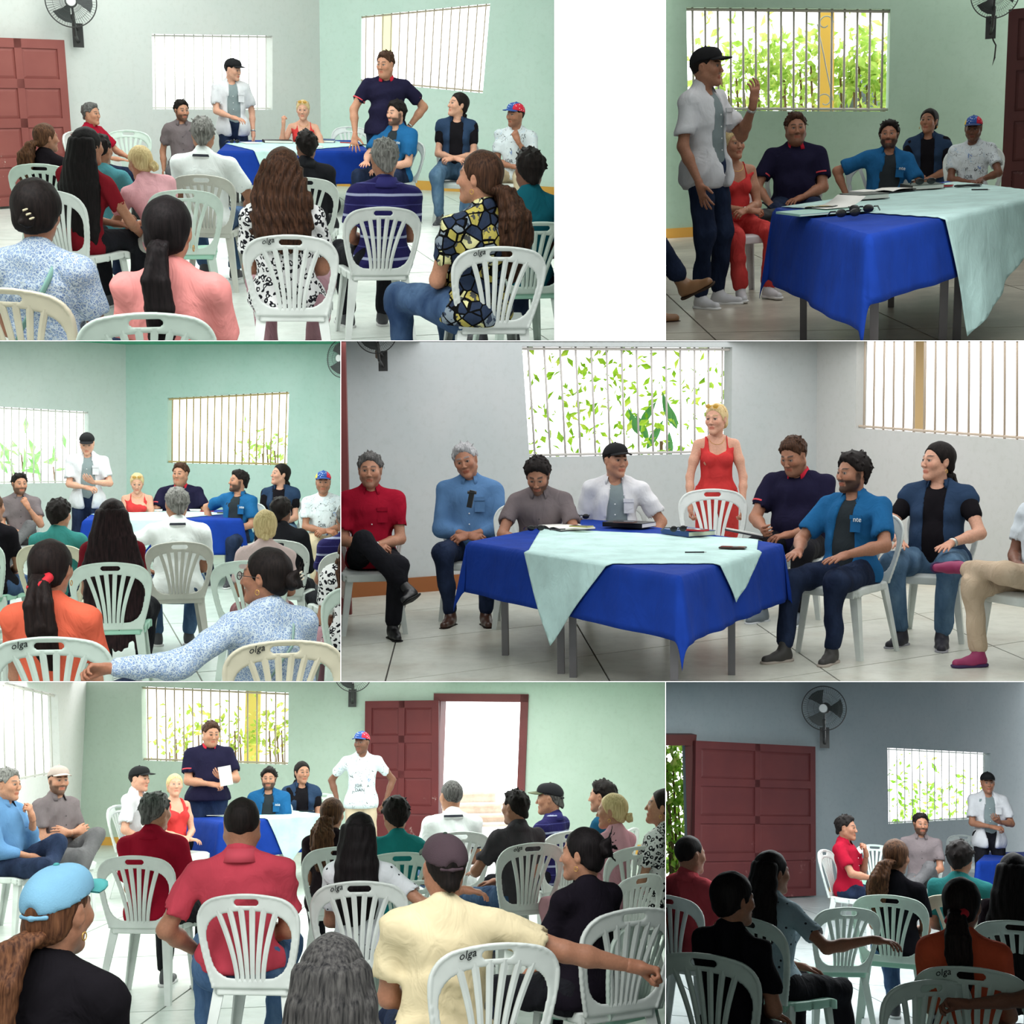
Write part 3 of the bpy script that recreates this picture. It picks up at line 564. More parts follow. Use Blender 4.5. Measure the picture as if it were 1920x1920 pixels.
    if op.get('text'):
        for tx,x,z,szz in op['text']:
            c=D_.curves.new('t','FONT'); c.body=tx; c.size=szz; c.extrude=.0015; c.resolution_u=2; to_=D_.objects.new('tmp',c); me=D_.meshes.new_from_object(to_); me.materials.clear(); me.materials.append(mat('print%s'%(op.get('tc',(225,228,232)),),op.get('tc',(225,228,232)),.8))
            Mt=Matrix.Translation(Vector(T((x,.12*w**.7+off+(.022 if fem else 0),z))))@Matrix(Rt.tolist()).to_4x4()@Matrix.Rotation(math.pi,4,'Z')@Matrix.Rotation(math.pi/2,4,'X'); obj('lettering',me,to,Mt)
    if op.get('marks'):
        for i in range(op['marks']):
            x=rs.uniform(-.12,.12); z=rs.uniform(.02,.42); pts=[T((x+rs.uniform(-.02,.02),.125+off-.35*x*x*6-.04*(z>.38),z+rs.uniform(-.025,.025))) for _ in range(4)]
            MB().tube(pts,.0032,5).build('print_mark',mat('mk%d'%(i%3),((30,30,36),(60,110,190),(40,44,50))[i%3],.8),to)
    if sash: 
        MB().tube([T((-.12,-.125,.02)),T((-.05,-.135,.2)),T((.06,-.14,.36)),T((.10,-.05,.475)),T((.09,.05,.45))],.012,6,sx=.35).build('bag_strap',mat('cl%s'%(sash,),sash,.7),root,smooth=True)
    if legs:
        bm=bot[0] if not isinstance(bot[0],tuple) else mat('jean_%s'%(bot[0],),bot[0],.9,.1,pat='denim',c2=bot[1] if len(bot)>1 else None,bump=.75,bsc=12,bd=.025)
        wl=(1+.7*(w-1)); P=[ell(H0+A3(0,-.01,.01),(.165*wl,.125*wl,.125),k=.06)]; sh=len(bot)>2 and bot[2]=='shorts'
        for sd in(-1,1):
            kn,an,md=foot[sd]; fl=bot[3] if len(bot)>3 else 1.; P+=[cap(hj[sd],kn,.092*wl,.067*wl**.5,k=.05)]
            P+=[cap(kn,kn+(an-kn)*(.9),.066*wl**.5,.052*fl,k=.04)]
        V,Q=surf(P,hcl*1.6,folds(PCOUNT[0]+50,.008,15),[lambda X,Y,Z:(lambda q:np.where(q[1]<.17,q[2]-.115,-1))(loc(X,Y,Z))])
        if sit and not zoff: V[:,2]=np.where(V[:,1]<.2,np.maximum(V[:,2],.445/s),V[:,2])
        obj('trousers' if not fem or True else 'skirt',mkmesh('trousers',V,Q,bm),root)
        a,b=shoe_meshes(shoe[0],shoe[1],shoe[2],.006)
        for sd in(-1,1):
            kn,an,md=foot[sd]; fy=-sd*12
            sh_=nrm(an-kn)
            if md: zz=-sh_; yy=nrm(A3(sd*.1,1,-.35 if md==1 else .0)); yy=nrm(yy-zz*(yy@zz)); xx=np.cross(yy,zz); M4=Matrix(np.stack([xx,yy,zz],1).tolist()).to_4x4(); M4.translation=Vector((an-sh_*-.03))
            else: M4=Matrix.Translation(Vector((an[0],an[1]+.01,.08/s)))@Matrix.Rotation(rad(fy),4,'Z')
            e=D_.objects.new('shoe',a); link(e,root); e.matrix_local=M4@Matrix.Scale(1.0,4); o2=D_.objects.new('sole',b); link(o2,e)
            if shoe[0]=='sneaker':
                lc=MB()
                for q in range(4): lc.tube([(-.018,.03+.02*q,.0-.006*q-.012),(0,.033+.02*q,.006-.007*q-.012),(.018,.03+.02*q,.0-.006*q-.012)],.003,5)
                lc.build('laces',mat('laces',(225,225,225),.8),e)
    hpnt=lambda p:Hm[:3,:3]@A3(*p)+Hm[:3,3]
    if cap_:
        cm=cap_[0] if not isinstance(cap_[0],tuple) else mat('cap_%s'%(cap_[0],),cap_[0],.85,.15,pat='cloth',bump=.3,bsc=200); bm_=mat('cap_%s'%(cap_[1],),cap_[1],.85,.15,pat='cloth',bump=.3,bsc=200)
        c0=None
        for nm,V,Q,m in capmesh(max(hh,.004),Hm,cm,bm_,cap_[2] if len(cap_)>2 else {}):
            if c0 is None:
                # keep cap material in head space
                me=mkmesh(nm,(V-Hm[:3,3])@Hm[:3,:3]/hs**2,Q,m); c0=obj(nm,me,root,Matrix(Hm.tolist())); Ci=np.linalg.inv(Hm)
            else: obj(nm,mkmesh(nm,V@Ci[:3,:3].T+Ci[:3,3],Q,m),c0)
        c0.name='cap'
        for x,z in (cap_[2].get('dots',()) if len(cap_)>2 else ()):
            pass
    if glasses:
        gk,gc=glasses; gm=mat('glass_frame%s'%(gc,),gc,.3,.5); mb=MB(); y,z=(.102,.006) if gk!='head' else (.075,.105)
        for sd in(-1,1):
            mb.tube([hpnt((sd*.031+math.cos(a)*.023,y+(.0 if gk!='head' else -.01*math.sin(a)),z+math.sin(a)*.017)) for a in np.linspace(0,6.28,13)],.0022,5)
            mb.tube([hpnt((sd*.054,y,z+.004)),hpnt((sd*.072,y-.04,z+.004)),hpnt((sd*.082,-.01,z if gk!='head' else .06))],.002,5)
        mb.tube([hpnt((-.009,y+.002,z+.004)),hpnt((.009,y+.002,z+.004))],.002,5); go=mb.build('glasses' if gk!='head' else 'sunglasses_on_head',gm,root,smooth=True)
        for sd in(-1,1):
            V,Q=surf([ell((sd*.031,y,z),(.022,.004,.016))],.004); obj('lens',mkmesh('lens',V@Hm[:3,:3].T+Hm[:3,3],Q,mat('lens%s'%(gk,),(190,150,60) if gk=='head' else (150,160,160),.1,.5,alpha=.9 if gk=='head' else .15)),go)
    if ear:
        for sd in(-1,1): MB().tube([hpnt((sd*.088,-.006+.009*math.sin(a),-.045-.011*(1-math.cos(a)))) for a in np.linspace(0,6.28,11)],.0018,5).build('earring',mat('gold',(214,170,90),.3,.5,metal=.8),root,smooth=True)
    if watch:
        sd=1 if watch=='R' else -1; el,wr=arms[sd][:2]; dv=nrm(wr-el); c=wr-dv*.02; MB().tube([c-dv*.009,c+dv*.009],.0295,16,True).build('watch',mat('steel',(190,190,185),.25,.5,metal=.8),root,smooth=True)
    if neck:
        MB().tube([T((.05*math.cos(a)*1.2,.055+.045*math.sin(a) if math.sin(a)>0 else .05+.05*math.sin(a),.50-.045*max(-math.cos(a-math.pi/2)*-1,0)-.03)) for a in np.linspace(0,3.14,12)],.0022,5).build('necklace',mat('gold',(214,170,90),.3,.5,metal=.8),root)
    if chair and sit:
        cx=Ra@A3(H0[0]+chair_off[0],.075+chair_off[1]-.14*max(w-1,0),0)
        put_chair(xy[0]+cx[0],xy[1]+cx[1],ang+chair_off[2],chair_label or clabel(label) ,chair_col,ppm,scale=cs,scr=scr)
    return root,T,arms,Hm,s,M
# ---------------------------------------------------------------- monobloc chair
CH={}
def back_pt(x,z,y=0.):                                             # flat backrest (x,z) -> curved, reclined surface; z from 0 (seat) to .42
    return (x*(1-.04*z),-.215-.22*z-.10*z*z+.30*x*x*(.4+z)-y*1.0,.44+z)
def chair_parts(col,near):
    key=(col,near)
    if key in CH: return CH[key]
    h=.0072 if near else .0098; m=mat('plastic_%s'%(col,),col,.38,.45,pat='cloth'); out=[]
    # backrest frame: 2-D outline as a distance field, thickened, then bent
    def outline(X,Z,g):                                            # rounded trapezoid arch, g = inset
        hw=.178+.062*np.clip(Z/.30,0,1)-g
        top=.425-g-.9*X*X
        return np.maximum(np.abs(X)-hw,np.maximum(Z-top,-Z+g))
    ax=[np.arange(-.27,.2701,h),np.arange(-3*h,3.01*h,h),np.arange(-.03,.46,h)]
    X,Y,Z=[a.astype(np.float32) for a in np.meshgrid(*ax,indexing='ij')]
    def rnd(a,b,k): return np.maximum(a,b)+np.maximum(k-np.abs(a-b),0)**2/(4*k)
    hw=.186+.062*np.sin(np.clip(Z/.34,0,1)*1.57)
    O=rnd(np.abs(X)-hw,Z-(.425-.75*X*X),.10)
    ihw=hw-.038; I=rnd(np.abs(X)-ihw,rnd(Z-(.345-1.1*X*X),.035-Z,.03),.09)
    f=np.maximum(O,-I); slot=np.maximum(np.maximum(np.abs(X)-.045,0)**2+(Z-.385)**2,0)**.5-.0125; f=np.maximum(f,-slot)
    f=np.maximum(f,-(Z+.012))
    edge=np.maximum(np.abs(O+.006)-.006,0); th=.006+.006*(np.abs(O+.005)<.007)*1.0
    g=np.maximum(f,np.abs(Y)-th).astype(np.float32); g[0]=g[-1]=.1; g[:,0]=g[:,-1]=.1; g[:,:,0]=g[:,:,-1]=.1
    V,Q=snet(g,np.array([ax[0][0],ax[1][0],ax[2][0]]),h)
    V=np.array([back_pt(a,c,b) for a,b,c in V]); out.append(('backrest',mkmesh('backrest',V,Q,m),'slats'))
    sl=[]
    for i in(-2.5,-1.5,-.5,.5,1.5,2.5):
        rows=[]
        for k in range(9):
            t=k/8; z=.02+t*(.335-1.1*(i*.056)**2+.012); x=i*(.024+.032*t**1.6); wd=.0095+.0045*t
            rows.append([back_pt(x-wd,z,.004),back_pt(x,z,.0075),back_pt(x+wd,z,.004),back_pt(x+wd,z,-.004),back_pt(x-wd,z,-.004)])
        mb=MB().strip(rows,True); sl.append(mb.mesh('slat',m,False))
    out.append(sl)
    P=[ell((0,.0,.43),(.235,.23,.011),k=.02)]
    def seatf(h):
        ax=[np.arange(-.25,.2501,h),np.arange(-.25,.2601,h),np.arange(.36,.47,h*.6)]
        X,Y,Z=[a.astype(np.float32) for a in np.meshgrid(*ax,indexing='ij')]
        dx=np.abs(X)-(.205+.02*Y/.22); dy=np.abs(Y-.005)-.215; r=.05; d=np.sqrt(np.maximum(dx+r,0)**2+np.maximum(dy+r,0)**2)-r
        zc=.437-.014*np.clip(1-(X/.2)**2-(Y/.2)**2,0,1)-.25*np.maximum(Y-.15,0)
        slab=np.maximum(d,np.abs(Z-zc)-.0065); skirt=np.maximum(np.abs(d+.006)-.0065,np.maximum(Z-zc-.004,zc-.045-Z))
        g=np.minimum(slab,skirt).astype(np.float32); g[0]=g[-1]=.1; g[:,0]=g[:,-1]=.1; g[:,:,0]=g[:,:,-1]=.1
        return snet(g,np.array([ax[0][0],ax[1][0],ax[2][0]]),np.array([h,h,h*.6]))
    V,Q=seatf(.013); out.append(mkmesh('seat',V,Q,m if col!=MINT else mat('plastic_green_seat',(156,204,182),.35,.45)))  # reflection of the green ceiling coloured into the seat
    lg=[]
    for sx,sy in((1,1),(-1,1),(1,-1),(-1,-1)):
        rows=[]
        for t in(0,.15,.4,1.):
            z=.43-(.43)*t; x=sx*(.185+.045*t); y=(.185+.02*t) if sy>0 else -.185-.075*t; a=.036-.014*t; th=.009
            # L section opening to the inside
            rows.append([(x+sx*.0,y+sy*.0,z),(x-sx*a*1.5,y,z),(x-sx*a*1.5,y-sy*th,z),(x-sx*th,y-sy*th,z),(x-sx*th,y-sy*a*1.5,z),(x,y-sy*a*1.5,z)][::(1 if sx*sy>0 else -1)])
        mb=MB().strip(rows,True); mb.f.append(list(range(18,24))[::-1]); mb.f.append(list(range(6))); lg.append(mb.mesh('leg',m))
    out.append(lg); CH[key]=out; return out
def put_chair(x,y,ang,label,col=(214,220,216),ppm=200,group=None,scale=1.,z=0,scr=0):
    near=ppm>230; b,sl,seat,lg=chair_parts(col,near)
    group=group or 'plastic chairs of the '+ROOMS[CUR[0].n]
    e=empty('plastic_chair',Matrix.Translation((x,y,z))@Matrix.Rotation(rad(ang),4,'Z')@Matrix.Scale(scale,4),label,'chair',group)
    bo=obj('backrest',b[1],e)
    for m in sl: obj('slat',m,bo)
    if scr:
        c=D_.curves.new('t','FONT'); c.body='olga'; c.size=.04; c.shear=.3; c.extrude=.0008; c.resolution_u=2; t_=D_.objects.new('tmp',c); me=D_.meshes.new_from_object(t_); D_.objects.remove(t_); me.materials.clear(); me.materials.append(mat('marker_ink',(30,34,36),.7))
        obj('marker_lettering',me,bo,Matrix.Translation(back_pt(-.145,.372,.0135))@Matrix.Rotation(rad(12),4,'X')@Matrix.Rotation(rad(90),4,'X')@Matrix.Rotation(rad(12),4,'Z'))
    obj('seat',seat,e)
    for m in lg: obj('leg',m,e)
    return e
def chair_px(u,v,ppm,ang,label,zt=.86,**k):                        # chair whose backrest top centre is seen at (u,v)
    p=CUR[0].at(u,v,ppm); 
    # slide along the view ray so that the top is at zt
    r=CUR[0].ray(u,v); q=CUR[0].onz(u,v,zt) if abs(r.z)>.01 and (zt-CUR[0].H)/r.z>0 else p
    ct=Rz(ang)@A3(0,-.32,0)
    return put_chair(q.x-ct[0],q.y-ct[1],ang,label,ppm=ppm,**k)
# ---------------------------------------------------------------- walls with openings
def wall(name,P0,P1,zt,holes,m,th=.14,pn=None,cover=None):
    """vertical wall from floor point P0 to P1; holes are quads of pixel corners (tl,tr,br,bl); returns frame helper"""
    pn=CUR[0]; P0=Vector((P0[0],P0[1],0)); P1=Vector((P1[0],P1[1],0)); d=(P1-P0).normalized(); n=Vector((-d.y,d.x,0))  # n points away from the viewer if d goes right
    L=(P1-P0).length; qs=[]
    for h in holes: qs.append([((pn.onplane(u,v,P0,n)-P0).dot(d),pn.onplane(u,v,P0,n).z) for u,v in h])
    bm=bmesh.new()
    def loop(pts): vs=[bm.verts.new((a,0,b)) for a,b in pts]; return [bm.edges.new((vs[i],vs[(i+1)%len(vs)])) for i in range(len(vs))]
    es=loop([(0,0),(L,0),(L,zt),(0,zt)])
    for q in qs: es+=loop(q)
    bmesh.ops.triangle_fill(bm,use_beauty=True,use_dissolve=False,edges=es)
    fs=[f for f in bm.faces]
    for f in fs:                                                   # drop faces inside the holes
        c=f.calc_center_median()
        for q in qs:
            x=[p[0] for p in q]; z=[p[1] for p in q]
            if _inq(c.x,c.z,q): bm.faces.remove(f); break
    r=bmesh.ops.extrude_face_region(bm,geom=list(bm.faces)); vs=[g for g in r['geom'] if isinstance(g,bmesh.types.BMVert)]
    bmesh.ops.translate(bm,verts=vs,vec=(0,th,0)); bmesh.ops.recalc_face_normals(bm,faces=bm.faces)
    me=D_.meshes.new(name); bm.to_mesh(me); bm.free(); me.materials.append(m)
    Mw=Matrix((( d.x,n.x,0,P0.x),(d.y,n.y,0,P0.y),(0,0,1,0),(0,0,0,1)))
    o=struct(name,me,Mw); return o,Mw,qs
def _inq(x,z,q):
    s=0
    for i in range(4):
        a,b=q[i],q[(i+1)%4]; c=(b[0]-a[0])*(z-a[1])-(b[1]-a[1])*(x-a[0]); s+=1 if c>0 else -1
    return abs(s)==4
def bars(o,q,n,m,r=.008,th=.05,col2=None,hb=(0.,),skip=()):
    """window grille: each bar its own piece; q quad in wall coordinates tl,tr,br,bl"""
    tl,tr,br,bl=[Vector((a,th,b)) for a,b in q]
    g=D_.objects.new('window_grille',MB().tube([tl+(bl-tl)*.02,tr+(br-tr)*.02],r*1.3,6).tube([bl+(tl-bl)*.02,br+(tr-br)*.02],r*1.3,6).mesh('rail',m)); link(g,o)
    for i in range(n):
        t=(i+.5)/n; a=tl.lerp(tr,t); b=bl.lerp(br,t); obj('bar',MB().tube([a,b],r,6).mesh('bar',m,True),g)
    return g
# ---------------------------------------------------------------- floor slabs
def floor(name,O,a,b,na,nb,m,mj,ext):
    """base slab plus separate slabs: O corner, a,b slab edge vectors (with direction)"""
    O=Vector(O); a=Vector((a[0],a[1],0)); b=Vector((b[0],b[1],0)); (i0,i1),(j0,j1)=na,nb
    x0,x1,y0,y1=ext; base=struct(name,MB().box(((x0+x1)/2,(y0+y1)/2,-.06),(x1-x0,y1-y0,.10)).mesh('floor',mj))
    rs=random.Random(5); k=0
    for i in range(i0,i1):
        for j in range(j0,j1):
            p=[O+a*(i+x)+b*(j+y) for x,y in((.004,.004),(.996,.004),(.996,.996),(.004,.996))]
            if all(q.x<x0 or q.x>x1 or q.y<y0 or q.y>y1 for q in p): continue
            if sum(1 for q in p if in_panel(CUR[0],q,.0)) == 0 and not in_panel(CUR[0],(p[0]+p[2])/2,.3): continue
            V=[(q.x,q.y,-.012) for q in p]+[(q.x,q.y,0) for q in p]
            obj('floor_slab',MB().hexa(V).mesh('slab',m),base); k+=1
    return base
def in_panel(pn,p,mg):
    q=pn.R@(Vector(p)-Vector((0,0,pn.H)))
    if q.y<.3: return False
    u=960+F*q.x/q.y; v=960-F*q.z/q.y; m=500*mg+150; return pn.x0-m<u<pn.x1+m and pn.y0-m<v<pn.y1+m
# ---------------------------------------------------------------- panelled door leaf in wall coordinates
def door_leaf(name,M,W,H,cols,rows,m,label='red-brown panelled door',th=.045,kind='structure'):
    e=obj(name,MB().box((W/2,0,H/2),(W,th*.5,H)).mesh('door_core',m),None,M,kind=kind)
    st=.11*W/1.; mw=.07; rh=[H*r for r in rows]; 
    x=[0]; 
    mb=MB()
    pw=(W-2*.1-(cols-1)*.09)/cols; zz=.10; y=-th/2
    for s in(-1,1):
        mb.box((.05,s*th*.35,H/2),(.10,th*.5,H)).box((W-.05,s*th*.35,H/2),(.10,th*.5,H))
        for c in range(1,cols): mb.box((.1+c*pw+(c-.5)*.09,s*th*.35,H/2),(.09,th*.5,H))
    tot=sum(rows); av=H-.10*(len(rows)+1); z=.10; mb2=[]
    for s in(-1,1): mb.box((W/2,s*th*.35,.05),(W-.2,th*.5,.10))
    for r in rows:
        ph=av*r/tot
        for c in range(cols):
            cx=.1+pw/2+c*(pw+.09); p=MB(); 
            for s in(-1,1):
                a,b=pw/2,ph/2; y0=s*th*.22; y1=s*th*.45; i=.035
                V=[(cx-a,y0,z),(cx+a,y0,z),(cx+a,y0,z+ph),(cx-a,y0,z+ph),(cx-a+i,y1,z+i),(cx+a-i,y1,z+i),(cx+a-i,y1,z+ph-i),(cx-a+i,y1,z+ph-i)]
                p.add(V,[(0,1,5,4),(1,2,6,5),(2,3,7,6),(3,0,4,7),(4,5,6,7)])
            p.build('door_panel',m,e)
        z+=ph
        for s in(-1,1): mb.box((W/2,s*th*.35,z+.05),(W-.2,th*.5,.10))
        z+=.10
    mb.build('door_rails',m,e); return e
# ---------------------------------------------------------------- wall fan
def fan(M,label,face=(0,0),col=(58,58,58)):
    e=empty('wall_fan',M,label,'fan'); m=mat('fan_grey',col,.4,.4); mc=mat('fan_cage',(70,72,72),.35,.5); mb_=mat('fan_blade',(62,66,66),.45,.4)
    R=.23; Mt=Matrix.Rotation(rad(face[0]),4,'Z')@Matrix.Rotation(rad(face[1]),4,'X')
    MB().box((0,.30,-.30),(.10,.02,.22)).tube([(0,.30,-.36),(0,.12,-.30),(0,.02,-.12)],.016,8).tube([(0,.30,-.25),(0,.14,-.20),(0,.05,-.06)],.012,8).build('bracket',m,e)
    hd=empty_child('fan_head',e,Mt)
    MB().tube([(0,.17,0),(0,.12,0),(0,.02,0)],[.035,.06,.055],16).build('motor',m,hd,smooth=True)
    MB().tube([(0,-.055,0),(0,-.045,0)],.045,16).build('badge',mat('fan_badge',(225,225,225),.4),hd)
    for k in range(3):
        a0=k*2.094; rows=[]
        for r in(.04,.09,.15,.195):
            w=.5+.6*r/.2; rows.append([(r*math.cos(a0+t*w),.008+.022*t*2,r*math.sin(a0+t*w)) for t in(-.5,-.17,.17,.5)])
        n=MB().strip(rows); n.v+= [(x,y+.003,z) for x,y,z in [tuple(v) for v in n.v]]; c=len(n.v)//2; n.f+=[[i+c for i in f][::-1] for f in list(n.f)]; n.build('blade',mb_,hd,smooth=True)
    cg=MB()
    for k in range(56):
        a=k*2*math.pi/56; cg.tube([(.04*math.cos(a),-.055,.04*math.sin(a)),(.16*math.cos(a),-.055,.16*math.sin(a)),(.215*math.cos(a),-.035,.215*math.sin(a)),(R*math.cos(a),0,R*math.sin(a)),(.19*math.cos(a),.05,.19*math.sin(a)),(.07*math.cos(a),.08,.07*math.sin(a))],.0013,3,False)
    for r,y in((.10,-.056),(.165,-.055)): cg.tube([(r*math.cos(a),y,r*math.sin(a)) for a in np.linspace(0,6.2832,33)],.0016,4,False)
    tag(cg.build('cage_wires',mc,hd),kind='stuff'); MB().tube([(R*math.cos(a),0,R*math.sin(a)) for a in np.linspace(0,6.2832,49)],.0055,6,False).build('cage_rim',m,hd,smooth=True)
    return e
def empty_child(name,parent,M):
    o=D_.objects.new(name,MB().tube([(0,.0,0),(0,-.03,0)],[.05,.03],12).mesh('hub',mat('fan_grey'))); link(o,parent); o.matrix_local=M; return o
# ---------------------------------------------------------------- table with cloths
def grid_cloth(quad,z,uv_out,ov,res,thick,seed,wave=.03,flare=.10):
    """fold a cloth over a table quad. quad: 4 floor points (ccw); uv_out maps (i,j)->table plane metres"""
def table(P,z,label,lm,legs=((0,0),(1,0),(1,1),(0,1)),lr=.02,legpos=None):
    """P: 4 table corners (Vectors, xy) in order; square steel legs"""
    c=sum((Vector((p.x,p.y,0)) for p in P),Vector())/4; e=empty('table',Matrix.Translation(c),label,'table')
    Q=[Vector((p.x,p.y,0))-c for p in P]
    MB().hexa([(q.x,q.y,z-.03) for q in Q]+[(q.x,q.y,z) for q in Q]).build('tabletop',mat('tabletop',(180,170,150),.6),e)
    for q in (legpos or [q*.92 for q in Q]):
        if legpos: a_,b_=q; q=Q[0]*(1-a_)*(1-b_)+Q[1]*a_*(1-b_)+Q[2]*a_*b_+Q[3]*(1-a_)*b_
        MB().box((q.x,q.y,(z-.03)/2),(lr*2,lr*2,z-.03)).build('leg',lm,e)
    return e
def drape(name,P,z,cloth,m,label,off=.006,seed=1,wave=.022,flare=.16,res=.035,cat='tablecloth',folds_=6,sub=None,grow=0):
    """cloth: polygon function (a,b)->inside? given in table coords metres; here a rectangle/diamond parametrised on a grid"""
    A,B,C_,D4=[Vector((p.x,p.y,0)) for p in P]                     # A origin, B along a, D along b
    la=(B-A).length; lb=(D4-A).length; rs=random.Random(seed)
    def plane(a,b): s,t=a/la,b/lb; return A*(1-s)*(1-t)+B*s*(1-t)+C_*s*t+D4*(1-s)*t
    ctr=plane(la/2,lb/2); ph=rs.random()*6
    pts,faces=cloth(la,lb,res); V=[]
    for a,b in pts:
        ca=min(max(a,0),la); cb=min(max(b,0),lb); dx,dy=a-ca,b-cb; d=math.hypot(dx,dy)
        p=plane(ca,cb)
        if d>1e-6:
            ea=(plane(min(ca+.01,la) if dx>=0 else ca,cb)) # outward direction in the plane
            va=(B-A).normalized(); vb=(D4-A).normalized(); o=(va*dx+vb*dy); 
            na=Vector((va.y,-va.x,0)); nb=Vector((vb.y,-vb.x,0))
            if abs(dx)>1e-6 and abs(dy)<1e-6: o=nb if nb.dot(va)*dx>0 else -nb
            elif abs(dy)>1e-6 and abs(dx)<1e-6: o=na if na.dot(vb)*dy>0 else -na
            o.normalize(); s_=(ca+cb*1.7+math.atan2(dy,dx)*.35)
            wv=math.sin(s_*folds_+ph)+.5*math.sin(s_*folds_*2.3+ph*2); k=min(d/.45,1)
            corner=1 if abs(dx)>1e-6 and abs(dy)>1e-6 else 0
            out=off+.012+grow+wave*(wv+1.3)*k+flare*d*(1+.7*corner)*.5
            k=min(d/.012,1); V.append(Vector((p.x,p.y,0))+o*out*(.3+.7*k)+Vector((0,0,z+off-d*.985+ .0)))
        else: V.append(Vector((p.x,p.y,z+off+.0012*math.sin(a*31+b*17+ph)*math.sin(b*23-a*9))))
    c=Vector((ctr.x,ctr.y,0)); me=mkmesh(name,[tuple(v-c) for v in V],faces,m)
    o=obj(name,me,None,Matrix.Translation(c),label=label,cat=cat)
    md=o.modifiers.new('thick','SOLIDIFY'); md.thickness=.003; md.offset=1
    return o
def rect_cloth(h0,h1,h2,h3):                                       # overhang at a=0,a=la,b=0,b=lb
    def f(la,lb,res):
        n=int((la+h0+h1)/res)+1; m_=int((lb+h2+h3)/res)+1; 
        aa=sorted(set([round(x,4) for x in np.linspace(-h0,la+h1,n)]+[0,round(la,4)])); bb=sorted(set([round(x,4) for x in np.linspace(-h2,lb+h3,m_)]+[0,round(lb,4)]))
        pts=[(a,b) for a in aa for b in bb]; k=len(bb); return pts,[(i*k+j,(i+1)*k+j,(i+1)*k+j+1,i*k+j+1) for i in range(len(aa)-1) for j in range(k-1)]
    return f
def poly_cloth(K):                                                 # convex polygon cut from an edge-aligned grid
    def f(la,lb,res):
        q=[k(la,lb) for k in K]; a0,a1=min(x[0] for x in q),max(x[0] for x in q); b0,b1=min(x[1] for x in q),max(x[1] for x in q)
        def ax(lo,hi,l): n=int((hi-lo)/res)+2; r=[x for x in np.linspace(lo,hi,n) if min(abs(x),abs(x-l))>res*.3]+[x for x in(0,l,-.012,l+.012) if lo<=x<=hi]; return sorted(r)
        aa=ax(a0,a1,la); bb=ax(b0,b1,lb); bm=bmesh.new(); vs=[[bm.verts.new((a,b,0)) for b in bb] for a in aa]
        for i in range(len(aa)-1):
            for j in range(len(bb)-1): bm.faces.new((vs[i][j],vs[i+1][j],vs[i+1][j+1],vs[i][j+1]))
        c=Vector((sum(x[0] for x in q)/4,sum(x[1] for x in q)/4,0))
        for i in range(4):
            A_,B_=Vector((*q[i],0)),Vector((*q[(i+1)%4],0)); n=Vector(((B_-A_).y,-(B_-A_).x,0))
            if n.dot(c-A_)<0: n=-n
            bmesh.ops.bisect_plane(bm,geom=bm.verts[:]+bm.edges[:]+bm.faces[:],plane_co=A_,plane_no=n,clear_inner=True)
        bm.verts.index_update(); pts=[(v.co.x,v.co.y) for v in bm.verts]; fs=[[v.index for v in f_.verts] for f_ in bm.faces]; bm.free(); return pts,fs
    return f
def quad_cloth(K):                                                 # K: 4 points (a,b) fraction-free metres or callables
    def f(la,lb,res):
        q=[k if not callable(k) else k(la,lb) for k in K]; n=34; pts=[]
        for i in range(n+1):
            for j in range(n+1):
                s,t=i/n,j/n; pts.append(tuple((q[0][c]*(1-s)*(1-t)+q[1][c]*s*(1-t)+q[2][c]*s*t+q[3][c]*(1-s)*t) for c in(0,1)))
        k=n+1; return pts,[(i*k+j,(i+1)*k+j,(i+1)*k+j+1,i*k+j+1) for i in range(n) for j in range(n)]
    return f
# ---------------------------------------------------------------- small things on the table
def at_tab(u,v,z): return CUR[0].onz(u,v,z)
def RM(p,a=0): return Matrix.Translation(p)@Matrix.Rotation(rad(a),4,'Z')
def notebook(u,v,z,a,col,label,w=.16,l=.22,h=.02,open_=False,pages=(232,230,224)):
    M=RM(at_tab(u,v,z+.004),a); e=empty('notebook',M,label,'notebook'); mc=mat('book%s'%(col,),col,.5); mp=mat('paper%s'%(pages,),pages,.8)
    if open_:
        for s in(-1,1):
            rows=[[(s*w*t,-l/2,.006+.018*math.sin(min(t*3,1.57))*(1-t*.5)),(s*w*t,l/2,.006+.018*math.sin(min(t*3,1.57))*(1-t*.5))] for t in(0,.08,.2,.4,.7,1)]
            rows+=[[(s*w*t,-l/2,.003),(s*w*t,l/2,.003)] for t in(1,0)]; MB().strip(rows).build('pages',mp,e)
        MB().box((0,0,.0015),(2*w+.01,l+.008,.003)).build('cover',mc,e)
    else: MB().box((0,0,h/2),(w,l,h*.8)).build('pages',mp,e); MB().box((.003,0,.0015),(w+.006,l+.006,.003)).box((.003,0,h-.0015),(w+.006,l+.006,.003)).box((-w/2,0,h/2),(.004,l+.006,h)).build('cover',mc,e)
def phone(u,v,z,a,label,col=(25,25,28),case=None):
    e=empty('phone',RM(at_tab(u,v,z+.004),a),label,'phone'); MB().box((0,0,.005),(.078,.16,.009)).build('case',mat('ph%s'%(case or col,),case or col,.4),e); MB().box((0,0,.0103),(.068,.148,.0015)).build('screen',mat('screen',(18,20,24),.12,.6),e)
def pen(u,v,z,a,label,col=(30,30,34)):
    e=empty('pen',RM(at_tab(u,v,z+.006),a),label,'pen'); MB().tube([(-.06,0,.002),(.055,0,.002)],.0045,8).build('barrel',mat('pen%s'%(col,),col,.4),e); MB().tube([(.055,0,.002),(.07,0,.002)],[.004,.001],8).build('tip',mat('steel',(190,190,185),.25,.5,metal=.8),e)
